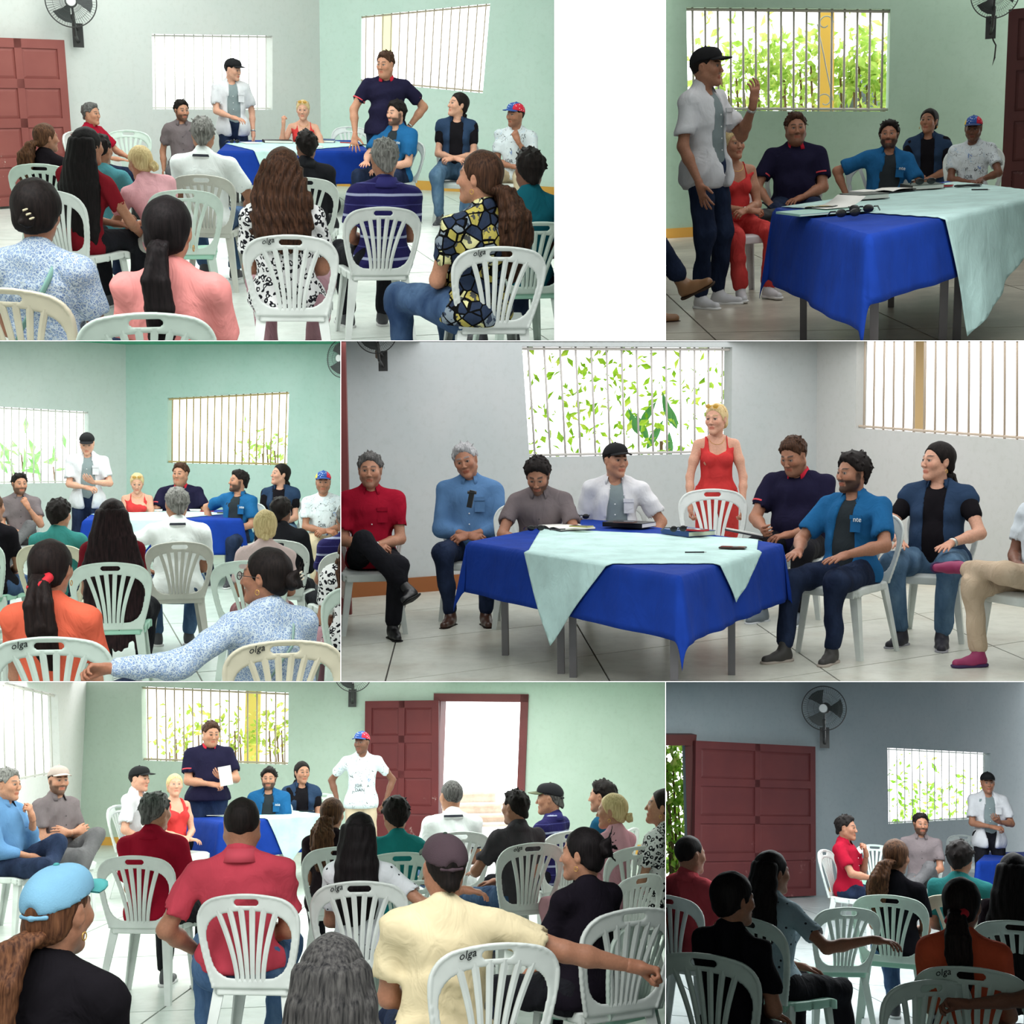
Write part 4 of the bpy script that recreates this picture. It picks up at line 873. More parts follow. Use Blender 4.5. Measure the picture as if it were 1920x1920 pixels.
def shades(u,v,z,a,label):
    e=empty('sunglasses',RM(at_tab(u,v,z+.006),a),label,'sunglasses'); m=mat('shades',(16,16,18),.25,.5)
    for s in(-1,1):
        V,Q=surf([ell((s*.036,0,.024),(.030,.006,.022))],.004); obj('lens',mkmesh('lens',V,Q,m),e); MB().tube([(s*.066,.0,.034),(s*.07,.06,.03),(s*.066,.12,.006)],.004,6).build('temple',m,e)
    MB().tube([(-.01,0,.034),(.01,0,.034)],.004,6).build('bridge',m,e)
def sheet(u,v,z,a,w,l,label,curl=0.,n='paper'):
    e=[]; rows=[]
    for i in range(9):
        t=i/8-.5; zz=.003+(curl*max(t,0)**2*4); rows.append([(t*w,-l/2,zz),(t*w,l/2,zz)])
    mb=MB().strip(rows); o=mb.build(n,mat('paper(232, 230, 224)',(232,230,224),.8),None,RM(at_tab(u,v,z+.004),a),smooth=True,label=label,cat='paper'); md=o.modifiers.new('t','SOLIDIFY'); md.thickness=.001
# ---------------------------------------------------------------- foliage beyond the windows
def foliage(name,label,pts,n,size,cols,seed=1,spread=(.5,.3,.5),stem=True,long=2.,cat='shrub'):
    """leaves as real little blades around the given centres (local coordinates)"""
    rs=np.random.RandomState(seed); V=[];Fc=[]; c=Vector(pts[0]); m=mat('leaf%s'%(cols[0],),cols[0],.5,.3,pat='leaf',c2=cols[1],c3=cols[2])
    for p in pts:
        for _ in range(n):
            q=np.array(p)+rs.normal(size=3)*np.array(spread)*.5; d=nrm(rs.normal(size=3)+A3(0,-.3,-.5)); s=nrm(np.cross(d,rs.normal(size=3))); l=size*rs.uniform(.6,1.3); k=len(V); up=np.cross(d,s)*l*.12
            V+=[q,q+d*l*.5+s*l/long*.5+up,q+d*l,q+d*l*.5-s*l/long*.5+up,q+d*l*.5]; Fc+=[(k,k+1,k+4),(k+1,k+2,k+4),(k+2,k+3,k+4),(k+3,k,k+4)]
    e=empty(name,Matrix.Translation(c),label,cat)
    tag(obj('leaves',mkmesh('leaves',np.array(V)-np.array(c),Fc,m,False),e),kind='stuff')
    if stem:
        mb=MB()
        for p in pts: mb.tube([(p[0]-c.x+.1,p[1]-c.y,-c.z),(p[0]-c.x,p[1]-c.y,p[2]-c.z)],[.03,.012],6)
        mb.build('stem',mat('bark',(120,96,72),.9),e)
    return e
# ---------------------------------------------------------------- clip each room at its own opening
EXT=300                                                            # rooms go on this many pixels beyond the outer edges of the picture
def ext(pn,e=0.):
    return (pn.x0+e if pn.x0>0 else -EXT,pn.x1-e if pn.x1<1920 else 1920+EXT,pn.y0+e if pn.y0>0 else -EXT,pn.y1-e if pn.y1<1920 else 1920+EXT)
def clip_panel(pn):
    planes=[]
    X0,X1,Y0,Y1=ext(pn,.35)
    for (u1,v1),(u2,v2),side in (((X0,0),(X0,1920),1),((X1,0),(X1,1920),-1),((0,Y0),(1920,Y0),1),((0,Y1),(1920,Y1),-1)):
        n=ray(u1,v1).cross(ray(u2,v2)).normalized(); c=ray((pn.x0+pn.x1)/2,(pn.y0+pn.y1)/2)
        if n.dot(c)<0: n=-n
        planes.append(n)
    N=np.array([list(n) for n in planes])
    bpy.context.view_layer.update()
    def rec(o):
        for ch in list(o.children): rec(ch)
        if o.type=='MESH':
            Mw=np.array(o.matrix_world); bb=np.array([list(c) for c in o.bound_box])@Mw[:3,:3].T+Mw[:3,3]; D=bb@N.T
            if (D<0).all(0).any():
                dead(o); return
            if (D<0).any():
                nv=len(o.data.vertices); co=np.empty(nv*3,np.float32); o.data.vertices.foreach_get('co',co); D=(co.reshape(-1,3)@Mw[:3,:3].T+Mw[:3,3])@N.T
                if (D<0).all(0).any(): dead(o); return
                if (D<0).any():
                    me=o.data.copy(); bm=bmesh.new(); bm.from_mesh(me); Mi=o.matrix_world.inverted()
                    for i,n in enumerate(planes):
                        if (D[:,i]<0).any():
                            no=(o.matrix_world.to_3x3().transposed()@n).normalized(); co_=Mi@Vector((0,0,0))
                            bmesh.ops.bisect_plane(bm,geom=bm.verts[:]+bm.edges[:]+bm.faces[:],plane_co=co_,plane_no=no,clear_inner=True)
                    bm.to_mesh(me); nf=len(bm.faces); bm.free(); o.data=me
                    if nf==0: dead(o)
        elif o.type=='EMPTY' and not o.children: D_.objects.remove(o)
    def dead(o):
        if o.children: o.data=D_.meshes.new('void')
        else: D_.objects.remove(o)
    for o in pn.objs: rec(o)
    pn.objs=[]
# ---------------------------------------------------------------- unseen dividers added to keep each room's light apart, with added fill lights
def room_shell(pn,m_side,m_top,near,far,L,lc,l0,l1,sides='LRTB',fill=0):
    CUR[0]=None
    X0,X1,Y0,Y1=ext(pn,.15); c=[(X0,Y0),(X1,Y0),(X1,Y1),(X0,Y1)]; r=[ray(*p) for p in c]
    names={'T':('ceiling',0,1,m_top),'R':('wall_right',1,2,m_side),'B':('floor_edge',2,3,m_side),'L':('wall_left',3,0,m_side)}  # ceiling and walls here are unseen planes added against light leaks
    ctr=ray((pn.x0+pn.x1)/2,(pn.y0+pn.y1)/2)
    for k in sides:
        n,i,j,m=names[k]; sh=(ctr*.0)
        def pt(q,dd): v=r[q]*(dd/r[q].dot(ctr)); return v
        V=[pt(i,near),pt(j,near),pt(j,far),pt(i,far)]; o=obj(n,mkmesh(n,[tuple(v) for v in V],[(0,1,2,3)],m,False)); o['kind']='structure'
    # fill light added in the top divider plane, unseen edge-on by the camera
    a,b=r[0],r[1]
    def P(t,dd): v=(a*(1-t)+b*t); return v*(dd/v.dot(ctr))
    for (d0,d1,en) in L:
        p=[P(.04,d0),P(.96,d0),P(.96,d1),P(.04,d1)]; n=a.cross(b).normalized(); n=-n if n.dot(ctr)<0 else n    # into the room
        cen=sum(p,Vector())/4+n*.01; x=(p[1]-p[0]).normalized(); y=n.cross(x); 
        ld=D_.lights.new('ceiling_light','AREA'); ld.shape='RECTANGLE'; ld.size=((p[1]-p[0]).length+(p[2]-p[3]).length)/2*.95; ld.size_y=(d1-d0)*.98; ld.energy=en*ld.size*ld.size_y; ld.color=lc
        o=D_.objects.new('ceiling_light',ld); COL.objects.link(o); z=-n; xx=x; yy=z.cross(xx); M=Matrix((xx,yy,z)).transposed().to_4x4(); M.translation=cen; o.matrix_world=M
        o['label']=('far' if d0>7 else 'near')+' light panel set flush in the ceiling of the '+ROOMS[pn.n]; o['category']='light'

# ---------------------------------------------------------------- unseen hall added around the camera to keep sky light off the room fronts
def hall(m,Ld,front=7.0):
    CUR[0]=None; k=front/F; a=(960+EXT)*k; W_=6.5; H_=5.0; y0=-4.5; t=.1
    def bx(n,c,d): o=obj(n,MB().box(c,d).mesh(n,m)); o['kind']='structure'
    yc=(y0+front)/2; ly=front-y0
    bx('ceiling',(0,yc,H_+t/2),(2*W_,ly,t)); bx('floor',(0,yc,-H_-t/2),(2*W_,ly,t)); bx('wall_left',(-W_-t/2,yc,0),(t,ly,2*H_)); bx('wall_right',(W_+t/2,yc,0),(t,ly,2*H_)); bx('wall_back',(0,y0-t/2,0),(2*W_,t,2*H_))  # all sides of the added hall, out of view
    bx('wall_front',(-(W_+a)/2,front,0),(W_-a,t,2*H_)); bx('wall_front',((W_+a)/2,front,0),(W_-a,t,2*H_)); bx('wall_front',(0,front,(H_+a)/2),(2*a,t,H_-a)); bx('wall_front',(0,front,-(H_+a)/2),(2*a,t,H_-a))
    for x,nm in((-3,'left'),(3,'right')):
        ld=D_.lights.new('hall_light','AREA'); ld.shape='RECTANGLE'; ld.size=4.5; ld.size_y=6; ld.energy=Ld; o=D_.objects.new('hall_light',ld); COL.objects.link(o); o.location=(x,.8,H_-.03); o['label']='wide '+nm+' light panel in the ceiling of the viewing hall'; o['category']='light'  # added lamps that brighten the foreground people
# ================================================================ ROOM DATA
ROOMS=dict(A='upper left room',B='upper right room',C='left middle room',D='right middle room',E='large lower room',F='dim room')
BLK=(20,17,16); DK=((15,12,12),(34,27,25)); DB=((30,20,16),(84,56,40)); GR=((70,68,66),(150,148,144)); BL=((176,150,104),(226,204,156)); BR=((40,26,20),(110,74,50)); SP=((44,42,42),(120,118,116))
WHITE=(214,220,216); MINT=(200,216,206); CREAM=(214,208,184)
def hs_(k,c,**o): return (k,c[0],c[1],o)
LB=(180,130,104); LS=(206,156,132); MD=(160,112,88); DKS=(118,78,60)
def wl(name,a,b,e0,e1,zt,holes,m):
    pn=CUR[0]; p0=pn.onz(*a); p1=pn.onz(*b); d=(p1-p0).normalized(); return wall(name,p0-d*e0,p1+d*e1,zt,holes,m)
def wpt(Mw,s,z,off=0): return Mw@Vector((s,off,z))
def baseb(Mw,L,m,name='baseboard_back',h=.11,s0=0.): return struct(name,MB().box(((L+s0)/2,-.008,h/2),(L-s0,.016,h)).mesh('baseboard',m),Mw)
YB=lambda: mat('ochre_paint',(222,168,78),.6)
OPEN_SHIRT=('open',(212,212,216),{'inner':(128,140,142),'buttons':(230,230,230),'pocket':1,'hem':-.14})
POLO=('polo',(30,28,50),{'collar':(186,34,54),'cuff':(206,70,80),'hem':-.06})
BLUE=('open',(34,92,140),{'inner':(44,50,54),'pocket':1,'text':[('nte',-.085,.325,.045)],'tc':(220,226,230)})
VEST=('vest',(44,62,88),{'inner':(24,22,26),'fold':.006})
WTEE=lambda: ('tee',mat('print_tee',(208,216,220),.85,.15,pat='scribble',bump=.7,bsc=10,bd=.025,c2=(50,54,62),c3=(150,180,205),sc=1.1),{'marks':7,'text':[('JOR',.07,.14,.05),('DAN',.07,.09,.05)],'tc':(60,64,72)})
REDTOP=('tank',(204,62,62),{'hem':.03}); GREYPOLO=('polo',(112,102,104),{'buttons':(60,56,58)})
REDSH=('shirt',(150,22,44),{'buttons':(225,215,215),'pocket':1,'hem':-.06}); WPOLO=('polo',(240,244,244),{'stripe':(34,36,46),'cuff':(40,42,52)})
LEO=lambda: ('tee',mat('leopard_cloth',(226,226,226),.85,.15,pat='leopard',bump=.7,bsc=10,bd=.025,c2=(26,26,32)),{})
FLO=lambda: ('tee',mat('floral_cloth',(184,198,208),.85,.15,pat='floral',bump=.7,bsc=10,bd=.025,c2=(86,110,156),c3=(150,172,200)),{})
ABS=lambda: ('tee',mat('abstract_cloth',(40,52,74),.85,.15,pat='abstract',bump=.7,bsc=10,bd=.025,c2=(176,164,84),c3=(128,140,150)),{})
NAVY=lambda: ('polo',mat('navy_stripe_cloth',(38,34,88),.85,.15,pat='stripe',bump=.7,bsc=10,bd=.025,c2=(170,176,205),c3=(70,70,130),sc=.55),{'collar':(52,50,110)})
DOT=lambda: ('tee',mat('dotted_cloth',(222,226,230),.85,.15,pat='dots',bump=.7,bsc=10,bd=.025,c2=(40,42,50),sc=1.7),{})
JEANS=((40,60,92),(84,110,142)); DJ=((22,30,50),(44,56,82)); LJ=((58,84,112),(104,132,156)); GREYT=((84,82,84),(104,102,104)); KH=((184,168,140),(200,186,160)); BK=((22,22,26),(34,34,40)); RT=((202,62,62),(214,80,76),'',1.25)
SNW=('sneaker',(222,222,226),(240,240,240)); SNG=('sneaker',(74,74,76),(214,214,210)); DR=('dress',(22,22,24),(16,16,16)); BRN=('dress',(70,44,34),(40,28,22))
RAISE=((-.02,.16,-.02),'fist',(.0,.1,1),(-.6,-.6,.1),(.3,.1,-1))
capB=((28,28,30),(28,28,30),{}); 
def CAP3(): return (mat('tricolour_cap',(52,84,150),.8,.15,pat='cap3'),(52,84,150),{})
def cloths(P,z,hb,hm,K,n,res=.035,seed=1,dm=(150,205,200)):
    drape('tablecloth',P,z,rect_cloth(hb[0],hb[1],hb[2],hb[3]),mat('blue_cloth',(20,54,140),.85,.12,pat='cloth',bump=.5,bsc=7,bd=.02),'royal blue tablecloth'+n,seed=seed,wave=.015,flare=.16,res=res)
    drape('tablecloth',P,z+.002,poly_cloth(K),mat('mint_cloth',(186,216,212),.8,.15,pat='cloth',bump=.6,bsc=9,bd=.02),'mint overcloth laid cornerwise'+n,off=.012,seed=seed,wave=.015,flare=.16,res=res*.9,grow=.012)
LM=lambda: mat('grey_steel',(112,110,112),.4,.5,metal=.3)
# ================================================================ ROOM A (top left)
def room_A():
    p=CUR[0]=PS['A']; wc=mat('wall_paint_left',(216,218,214),.8,.15,pat='plaster',c2=(208,214,210)); wm=mat('wall_paint_mint',(212,232,222),.8,.15,pat='plaster',c2=(202,226,214))
    o,Mw,q=wl('wall_back',(0,388),(603,347),6,0,7,[[(285,64),(511,67),(511,206),(287,205)]],wc); bars(o,q[0],13,mat('bar_white',(225,222,215),.6),.009)
    o2,M2,q2=wl('wall_right',(603,347),(1040,368),0,6,7,[[(677,30),(919,6),(905,175),(676,153)]],wm); bars(o2,q2[0],15,mat('bar_rust',(196,178,160),.7),.010)
    baseb(M2,(p.onz(1040,368)-p.onz(603,347)).length+6,YB(),'baseboard_right',.13); 
    # column outside
    e=wpt(M2,.9,0,.9); MB().box((0,0,2),(.16,.16,4)).build('column',mat('pale_yellow',(240,226,170),.6),None,Matrix.Translation(p.onz(603,347)+(p.onz(740,353)-p.onz(603,347))+Vector((0,1.6,0))),label='ochre porch column outside the right window of the mint room',cat='column')
    n=(p.onz(603,347)-p.onz(0,388)).normalized(); a=p.onplane(118,150,p.onz(0,388),Vector((-n.y,n.x,0)))
    Md=Matrix(((n.x,-n.y,0,0),(n.y,n.x,0,0),(0,0,1,0),(0,0,0,1))); b=p.onplane(118,75,p.onz(0,388)+Vector((0,-.25,0)),Vector((-n.y,n.x,0))); Md.translation=Vector((b.x,b.y,0))-n*2.3+Vector((0,0,.03))
    door_leaf('door_1',Md,2.3,b.z-.03,4,(1,1,1,1),mat('door_paint',(150,86,80),.5,.3,pat='peel',c2=(138,76,72),c3=(205,190,180)))
    f=p.onplane(133,2,p.onz(0,388)+Vector((0,-.5,0)),Vector((-n.y,n.x,0))); fan(Matrix.Translation(f)@Matrix.Scale(1.22,4),'grey wall fan above the double door, cut off by the top of the picture',(8,0))
    floor('floor',p.onz(603,347),(1.5,.35),(.3,-2.6),(-8,9),(-1,7),mat('floor_slab_A',(226,228,222),.35,.4,pat='stain',c2=(214,220,214),c3=(196,206,198)),mat('joint',(120,122,116),.9),(-9,12,1,22))
    P=[p.onz(410,284,.75),p.onz(692,284,.75),p.onz(668,264,.75),p.onz(432,264,.75)]
    table(P,.75,'steel-legged long table under blue and mint cloths before the corner of the room',LM())
    cloths(P,.75,(.38,.38,.38,.3),0,[(lambda a,b:(.3*a,-.40)),(lambda a,b:(1.0*a,.45*b)),(lambda a,b:(.72*a,b+.1)),(lambda a,b:(.0,.6*b))],' in the corner with the audience before it',seed=2)
    z=.765; notebook(520,267,z,8,(30,30,34),'closed black folder on the mint cloth near the blonde woman',.34,.22,.03); notebook(612,266,z,-5,(40,60,120),'dark blue notebook beside the red phone on the table',.2,.28,.03); shades(440,269,z,30,'black sunglasses at the left end of the mint cloth'); phone(650,268,z,80,'red cased phone near the right end of the mint cloth',case=(190,40,60)); sheet(470,268,z,20,.2,.28,'white paper sheets beside the sunglasses on the table'); phone(676,272,z,85,'dark phone at the right end of the table edge'); sheet(590,275,z,0,.2,.28,'white paper sheet on the front of the mint cloth')
    chair_px(240,243,160,178,'empty white plastic chair against the wall beside the man in the red shirt',zt=.93,scale=1.07,col=MINT)
    chair_px(658,236,172,172,'empty plastic chair that the standing man in the dark polo leans on',zt=.93,scale=1.07)
    person('person in a red shirt seated sideways in front of the wall beside the door',172,214,168,-115,hy=-5,hair=hs_('short',SP),top=REDSH,bot=DJ,skin=LB,aL='knee',aR='fore',shoe=DR)
    person('person with a beard in a grey polo seated under the left window',341,208,162,185,hy=22,hair=hs_('curly',DK),top=GREYPOLO,bot=GREYT,beard=.85,skin=LB,aL='lap',aR='hang')
    person('person in black cap and open white shirt standing in front of the left window',437,131,163,188,sit=False,hy=48,hp=-8,hair=hs_('buzz',DK),cap_=capB,top=OPEN_SHIRT,bot=DJ,skin=LS,aR='lap',aL='hang',watch='L')
    person('person with blonde hair and red top raising a fist behind the table',568,207,152,182,hy=-8,fem=True,hair=hs_('bun',BL,r=.03),top=REDTOP,bot=RT,skin=LS,glasses=('head',(200,140,60)),aR=((.10,.14,.02),'fist',(0,.1,1),(-.6,-.6,.1),(.3,.1,-1)),aL='fore',neck=1,legs=False)
    person('person in a dark navy polo standing with one hand on a chair back',722,121,190,176,sit=False,hy=-30,hp=-6,w=1.24,hair=hs_('short',DB),top=POLO,bot=DJ,skin=LB,beard=.15,aR=((.12,.18,-.47),'splay',(.1,.4,-.8),(0,-.2,-1),(.8,-.4,.2)),aL='hip',watch='L')
    person('person with a dark beard and open blue shirt at the right table end',742,213,186,140,hy=-12,w=1.08,hair=hs_('short',DK,t=.018),beard=.95,top=BLUE,bot=DJ,skin=LS,aR='fore',aL='lap')
    person('person in denim vest and black tee with a long ponytail seated by the right window',858,197,188,168,hy=-55,hp=10,fem=True,w=1.1,hair=hs_('low',DK,len=.36,r=.04,wave=.003,side=.15),top=VEST,bot=LJ,skin=LS,aL='clasp',aR='clasp',ear=1)
    person('person in tricolour cap and white printed tee seated at the far right holding his chin',966,216,182,158,hy=-30,hair=hs_('buzz',DK),cap_=CAP3(),top=WTEE(),bot=KH,skin=MD,aL='chin',aR=((-.2,.22,-.3),'relax',(-1,.3,0),(0,-.4,-1),(.8,-.5,-.4)),beard=.35)
    # audience
    person('person with a curly brown ponytail in a black top seated at the left edge',88,259,222,-25,hy=-32,fem=True,hair=hs_('low',BR,len=.34,r=.055,wave=.004,tie=(120,200,170),at=(-.115,-.03),side=-.25),top=('tee',(26,22,26)),bot=BK,skin=MD,chair_col=MINT,chair_off=(-.05,0,20))
    person('person in a teal tee mostly hidden behind the long black hair',190,282,236,-20,hy=-10,hair=hs_('short',DK),top=('tee',(80,140,150)),bot=DJ,skin=MD,aR=((.1,.3,-.35),'relax',(0,1,-.3),(-.3,0,-1),(.7,-.5,-.5)),chair=False)
    person('person with very long straight black hair seated in the left of the audience',166,276,300,-28,hy=-10,lean=2,side=8,fem=True,hair=hs_('long',((11,9,10),(30,24,25)),len=.72,wd=.13,ears=0,by=.0,sx=-.05),top=('tee',(120,26,36)),bot=BK,skin=MD,chair_off=(0,-.05,0),aR=((.02,.34,-.36),'relax',(0,1,-.3),(-.3,0,-1),(.7,-.5,-.5)))
    person('person with blonde hair in a low knot and pink blouse leaning to the left',262,306,255,18,lean=24,side=-14,hy=22,hp=-14,fem=True,w=1.1,hair=hs_('bun',BL,at=(-.125,-.045),r=.036,x=.03),top=('tee',(226,168,176),{'fold':.006}),bot=((200,196,190),(214,210,204)),skin=LB,aL='fore',chair_col=MINT,chair_off=(.12,-.05,-12))
    person('person with grey hair in a white polo with dark collar stripe',381,253,265,-8,hy=4,hair=hs_('short',GR,t=.01),top=WPOLO,bot=JEANS,skin=MD,w=1.12,aR=((.06,.25,-.38),'relax',(-.2,.8,-.4),(-.5,0,-.8),(.8,-.6,-.3)),chair_col=(206,206,198),chair_off=(.02,0,0))
    person('person in a black leather jacket seated in front of the blue tablecloth',574,275,235,-5,hy=18,hair=hs_('short',DK),top=('long',(34,34,38),{'fold':.008,'collar':(30,30,34)}),bot=BK,skin=DKS,chair_col=WHITE)
    person('person in leopard print with curly dark hair held by a red clip',532,325,385,-4,hy=-8,fem=True,w=1.12,hair=hs_('long',DB,len=.40,wd=.115,wave=.005,tie=(220,50,30),ears=0),top=LEO(),bot=((168,128,138),(190,150,158)),skin=MD,chair_col=WHITE,chair_off=(.03,.0,3),chair_label='white plastic chair with scribbles under the person in leopard print',scr=1)
    person('person with short grey hair in a navy striped polo seated before the table end',720,299,310,12,hy=-4,hair=hs_('short',GR,t=.009),top=NAVY(),bot=BK,skin=MD,w=1.05,chair_off=(-.04,0,-6),chair_col=WHITE)
    person('person in yellow and navy patterned blouse with a thick dark ponytail',897,334,405,28,hy=30,fem=True,w=1.15,hair=hs_('low',DB,len=.42,r=.062,wave=.005,at=(-.11,-.04),tie=(24,20,22),side=.15),top=ABS(),bot=JEANS,skin=LB,chair_off=(.12,-.02,-26),chair_col=WHITE,aL='lap',ear=1,scr=1)
    person('person with short black hair and teal tee at the right edge of the picture',992,320,330,10,hy=-4,hair=hs_('short',DK,t=.01),top=('tee',(24,92,106)),bot=DJ,skin=DKS,chair_col=MINT)
    person('person in blue floral blouse with dark pinned-up hair seated at the near left',72,401,500,-14,hy=4,hp=-6,fem=True,w=1.15,hair=hs_('bun',DK,at=(-.115,-.02),r=.03,tie=(200,190,160),t=.02),top=FLO(),bot=DJ,skin=MD,sash=(120,160,150),chair_col=CREAM,chair_off=(-.05,.02,0))
    person('person in a salmon pink top with a long black ponytail in the front',318,434,530,-8,hy=-6,fem=True,w=1.08,hair=hs_('pony',((14,11,12),(32,26,27)),len=.42,r=.042,at=(-.118,-.025),tie=(20,16,18)),top=('tee',(228,146,142)),bot=BK,skin=LB,ear=1,chair_col=MINT,chair_off=(-.13,0,14))
# ================================================================ ROOM B (top right)
def room_B():
    p=CUR[0]=PS['B']; wm=mat('wall_paint_B',(176,202,182),.8,.15,pat='plaster',c2=(164,192,170))
    o,Mw,q=wl('wall_back',(1248,447),(1920,406),5,5,5.5,[[(1287,13),(1670,17),(1666,209),(1290,207)]],wm); bars(o,q[0],16,mat('bar_grey',(176,172,160),.6),.013)
    baseb(Mw,20,YB()); w0=p.onz(1580,426)
    def out(u,v,dy): r=p.onplane(u,v,w0+Vector((0,dy,0)),Vector((0,1,0))); return r
    c=out(1550,150,1.2); e=MB().box((0,0,2.2),(.17,.17,4.4)); e.build('column',YB(),None,Matrix.Translation((c.x,c.y,0)),label='ochre porch column outside the barred window',cat='column')
    mb=MB(); 
    for s,zc in((1,.42),(-1,-.42)): mb.tube([(.09*math.cos(a)*(1-a/9)*s,0,zc+.09*math.sin(a)*(1-a/9)) for a in np.linspace(0,5.5,20)],.008,5)
    mb.tube([(-.09,0,.42),(-.02,0,.1),(.02,0,-.1),(.09,0,-.42)],.008,5).build('scroll_ironwork',mat('bar_grey'),None,Matrix.Translation(out(1547,117,.25)),label='scrolled iron ornament fixed between the window bars in front of the ochre column',cat='ornament',smooth=True)
    G=((126,164,60),(164,194,92),(210,216,130))
    foliage('shrub','broad leafy shrub outside the left half of the barred window',[tuple(out(u,v,1.6+.2*(i%3))) for i,(u,v) in enumerate(((1350,110),(1365,165),(1395,170),(1420,145),(1440,165),(1465,120),(1470,150),(1500,130),(1500,175),(1520,120),(1380,140)))],64,.17,G,4,(.55,.4,.55))
    foliage('shrub','leafy shrub outside the right half of the barred window beyond the column',[tuple(out(u,v,1.6)) for u,v in((1575,130),(1600,145),(1625,160),(1650,130),(1640,170),(1610,110),(1655,150))],64,.17,G,5,(.5,.4,.5))
    c=out(1615,195,2.6); MB().tube([(0,0,-.3),(0,0,.1),(0,0,.3)],[.35,.36,.2],20).tube([(0,0,.3),(0,0,.36)],[.12,.12],12).build('water_tank',mat('tank_grey',(96,104,122),.6),None,Matrix.Translation(c),label='grey-blue water tank outside the window low behind the right bars',cat='tank',smooth=True)
    Mb=Mw.copy(); d=p.onplane(1888,100,w0+Vector((0,-.2,0)),Vector((0,1,0))); Md=Matrix.Translation((d.x,d.y,.02))@Matrix.Rotation(rad(-8),4,'Z'); zt=p.onplane(1888,22,w0+Vector((0,-.2,0)),Vector((0,1,0))).z
    door_leaf('door_1',Md,1.1,zt,2,(1,1,1,1),mat('door_dark',(84,42,40),.5,.3,pat='peel',c2=(74,36,36),c3=(190,170,160)))
    f=out(1866,-12,-.45); fan(Matrix.Translation(f)@Matrix.Scale(1.05,4),'dark wall fan bracket and cord beside the door at the top right',(0,0),(30,28,28)); MB().tube([(0,.35,-.3),(.03,.3,-.45),(.06,.32,-.5),(.05,.3,-.62),(.03,.3,-.7),(.055,.3,-.62)],.008,6).build('cord',mat('cord',(40,36,34),.6),None,Matrix.Translation(f),label='dangling dark pull cord below the fan bracket beside the door',cat='cord',smooth=True)
    floor('floor',p.onz(1560,545),(1.25,-.06),(-.5,1.9),(-5,6),(-4,5),mat('floor_slab_B',(206,198,182),.35,.4,pat='stain',c2=(176,168,154),c3=(150,140,126)),mat('joint2',(70,68,64),.9),(-3,10,1,16))
    P=[p.onz(1455,393,.75),p.onz(1628,443,.75),p.onz(1965,366,.75),p.onz(1778,342,.75)]
    lp=[(.18,.07),(.93,.07),(.93,.42),(.93,.5),(.08,.6)]
    table(P,.75,'steel-legged table under blue and mint cloths in front of the barred window',mat('leg_grey',(110,104,104),.4,.5,metal=.3),legpos=lp)
    cloths(P,.75,(.34,.3,.42,.3),0,[(lambda a,b:(.02*a,.02*b+.0)),(lambda a,b:(a+.62,.42*b)),(lambda a,b:(1.02*a,1.05*b)),(lambda a,b:(.1*a,.98*b))],' beside the standing man in the black cap',seed=7)
    z=.768
    notebook(1546,398,z,25,(150,190,180),'pale green folder at the near left corner of the table',.42,.32,.012); sheet(1560,388,z+.015,30,.24,.3,'white sheets curling up on the pale green folder',.05); phone(1540,390,z+.014,70,'black phone lying on the pale green folder'); shades(1590,408,z,20,'black sunglasses folded at the front of the mint cloth'); shades(1615,400,z,-15,'second pair of black sunglasses behind the first on the mint cloth')
    notebook(1655,360,z,30,(60,60,66),'open notebook with blank white pages in the middle of the table',.17,.24,open_=True); notebook(1620,372,z,20,(24,24,28),'closed black notebook with paper on top near the seated men',.2,.28,.03); notebook(1728,353,z,12,(28,34,26),'closed black book at the far side of the table',.2,.3,.03); shades(1735,347,z+.03,10,'dark sunglasses lying on the black book'); phone(1763,350,z,80,'red cased phone beside the black book',case=(180,40,50)); phone(1815,349,z,75,'black phone near the far right of the mint cloth'); pen(1838,356,z,-40,'dark pen on the right part of the mint cloth')
    person('person in black cap and open white shirt standing at the left with a raised hand',1326,127,296,-118,sit=False,hy=12,hair=hs_('buzz',DK),cap_=capB,top=OPEN_SHIRT,bot=DJ,skin=MD,aR=((.08,.12,-.5),'splay',(-.05,.25,-1),(-.8,.3,-.2),(.4,-1,0)),aL=((-.06,.30,-.06),'relax',(.1,.05,1),(.3,-1,.0),(.3,.2,-1)),watch='L',shoe=SNW)
    person('person in a red jumpsuit seated with a black bag on her lap',1376,272,238,-152,hy=4,hp=6,lean=2,fem=True,w=1.03,hair=hs_('bun',BL),top=REDTOP,bot=RT,skin=LB,aL='clasp',aR='clasp',neck=1,shoe=SNW,chair_col=(226,226,228),watch='R')
    c=p.at(1425,408,246); e=empty('handbag',Matrix.Translation(c)@Matrix.Rotation(rad(25),4,'Z'),'black soft handbag on the lap of the person in red','bag'); V,Q=surf([ell((0,0,0),(.17,.09,.05),k=.03),cap((-.12,0,.02),(.12,0,.02),.04,k=.03)],.01,folds(9,.005,25)); obj('bag_body',mkmesh('bag',V,Q,mat('bag_black',(24,24,28),.6)),e); MB().tube([(-.1,0,.05),(-.06,.02,.10),(.04,.03,.11),(.1,0,.05)],.008,6).build('strap',mat('bag_black'),e,smooth=True)
    person('person in a dark navy polo with red collar seated in the middle behind the table',1492,241,236,184,hy=6,w=1.25,hair=hs_('short',DB),top=POLO,bot=DJ,skin=MD,beard=.45,aR=((.02,.3,-.36),'flat',(-.3,1,-.4),(0,-.2,-1),(.8,-.5,-.3)),aL='lap',shoe=('sneaker',(200,200,204),(230,230,230)))
    person('person with a dark beard in open blue shirt with one arm akimbo behind the table',1667,254,216,188,hy=-14,hp=8,side=-6,w=1.05,hair=hs_('short',DK,t=.018),beard=.95,top=BLUE,bot=DJ,skin=MD,aR=((.17,-.02,-.33),'fist',(-.9,.4,-.2),(0,-.3,-1),(1,-.3,.1)),aL='fore',legs=False)
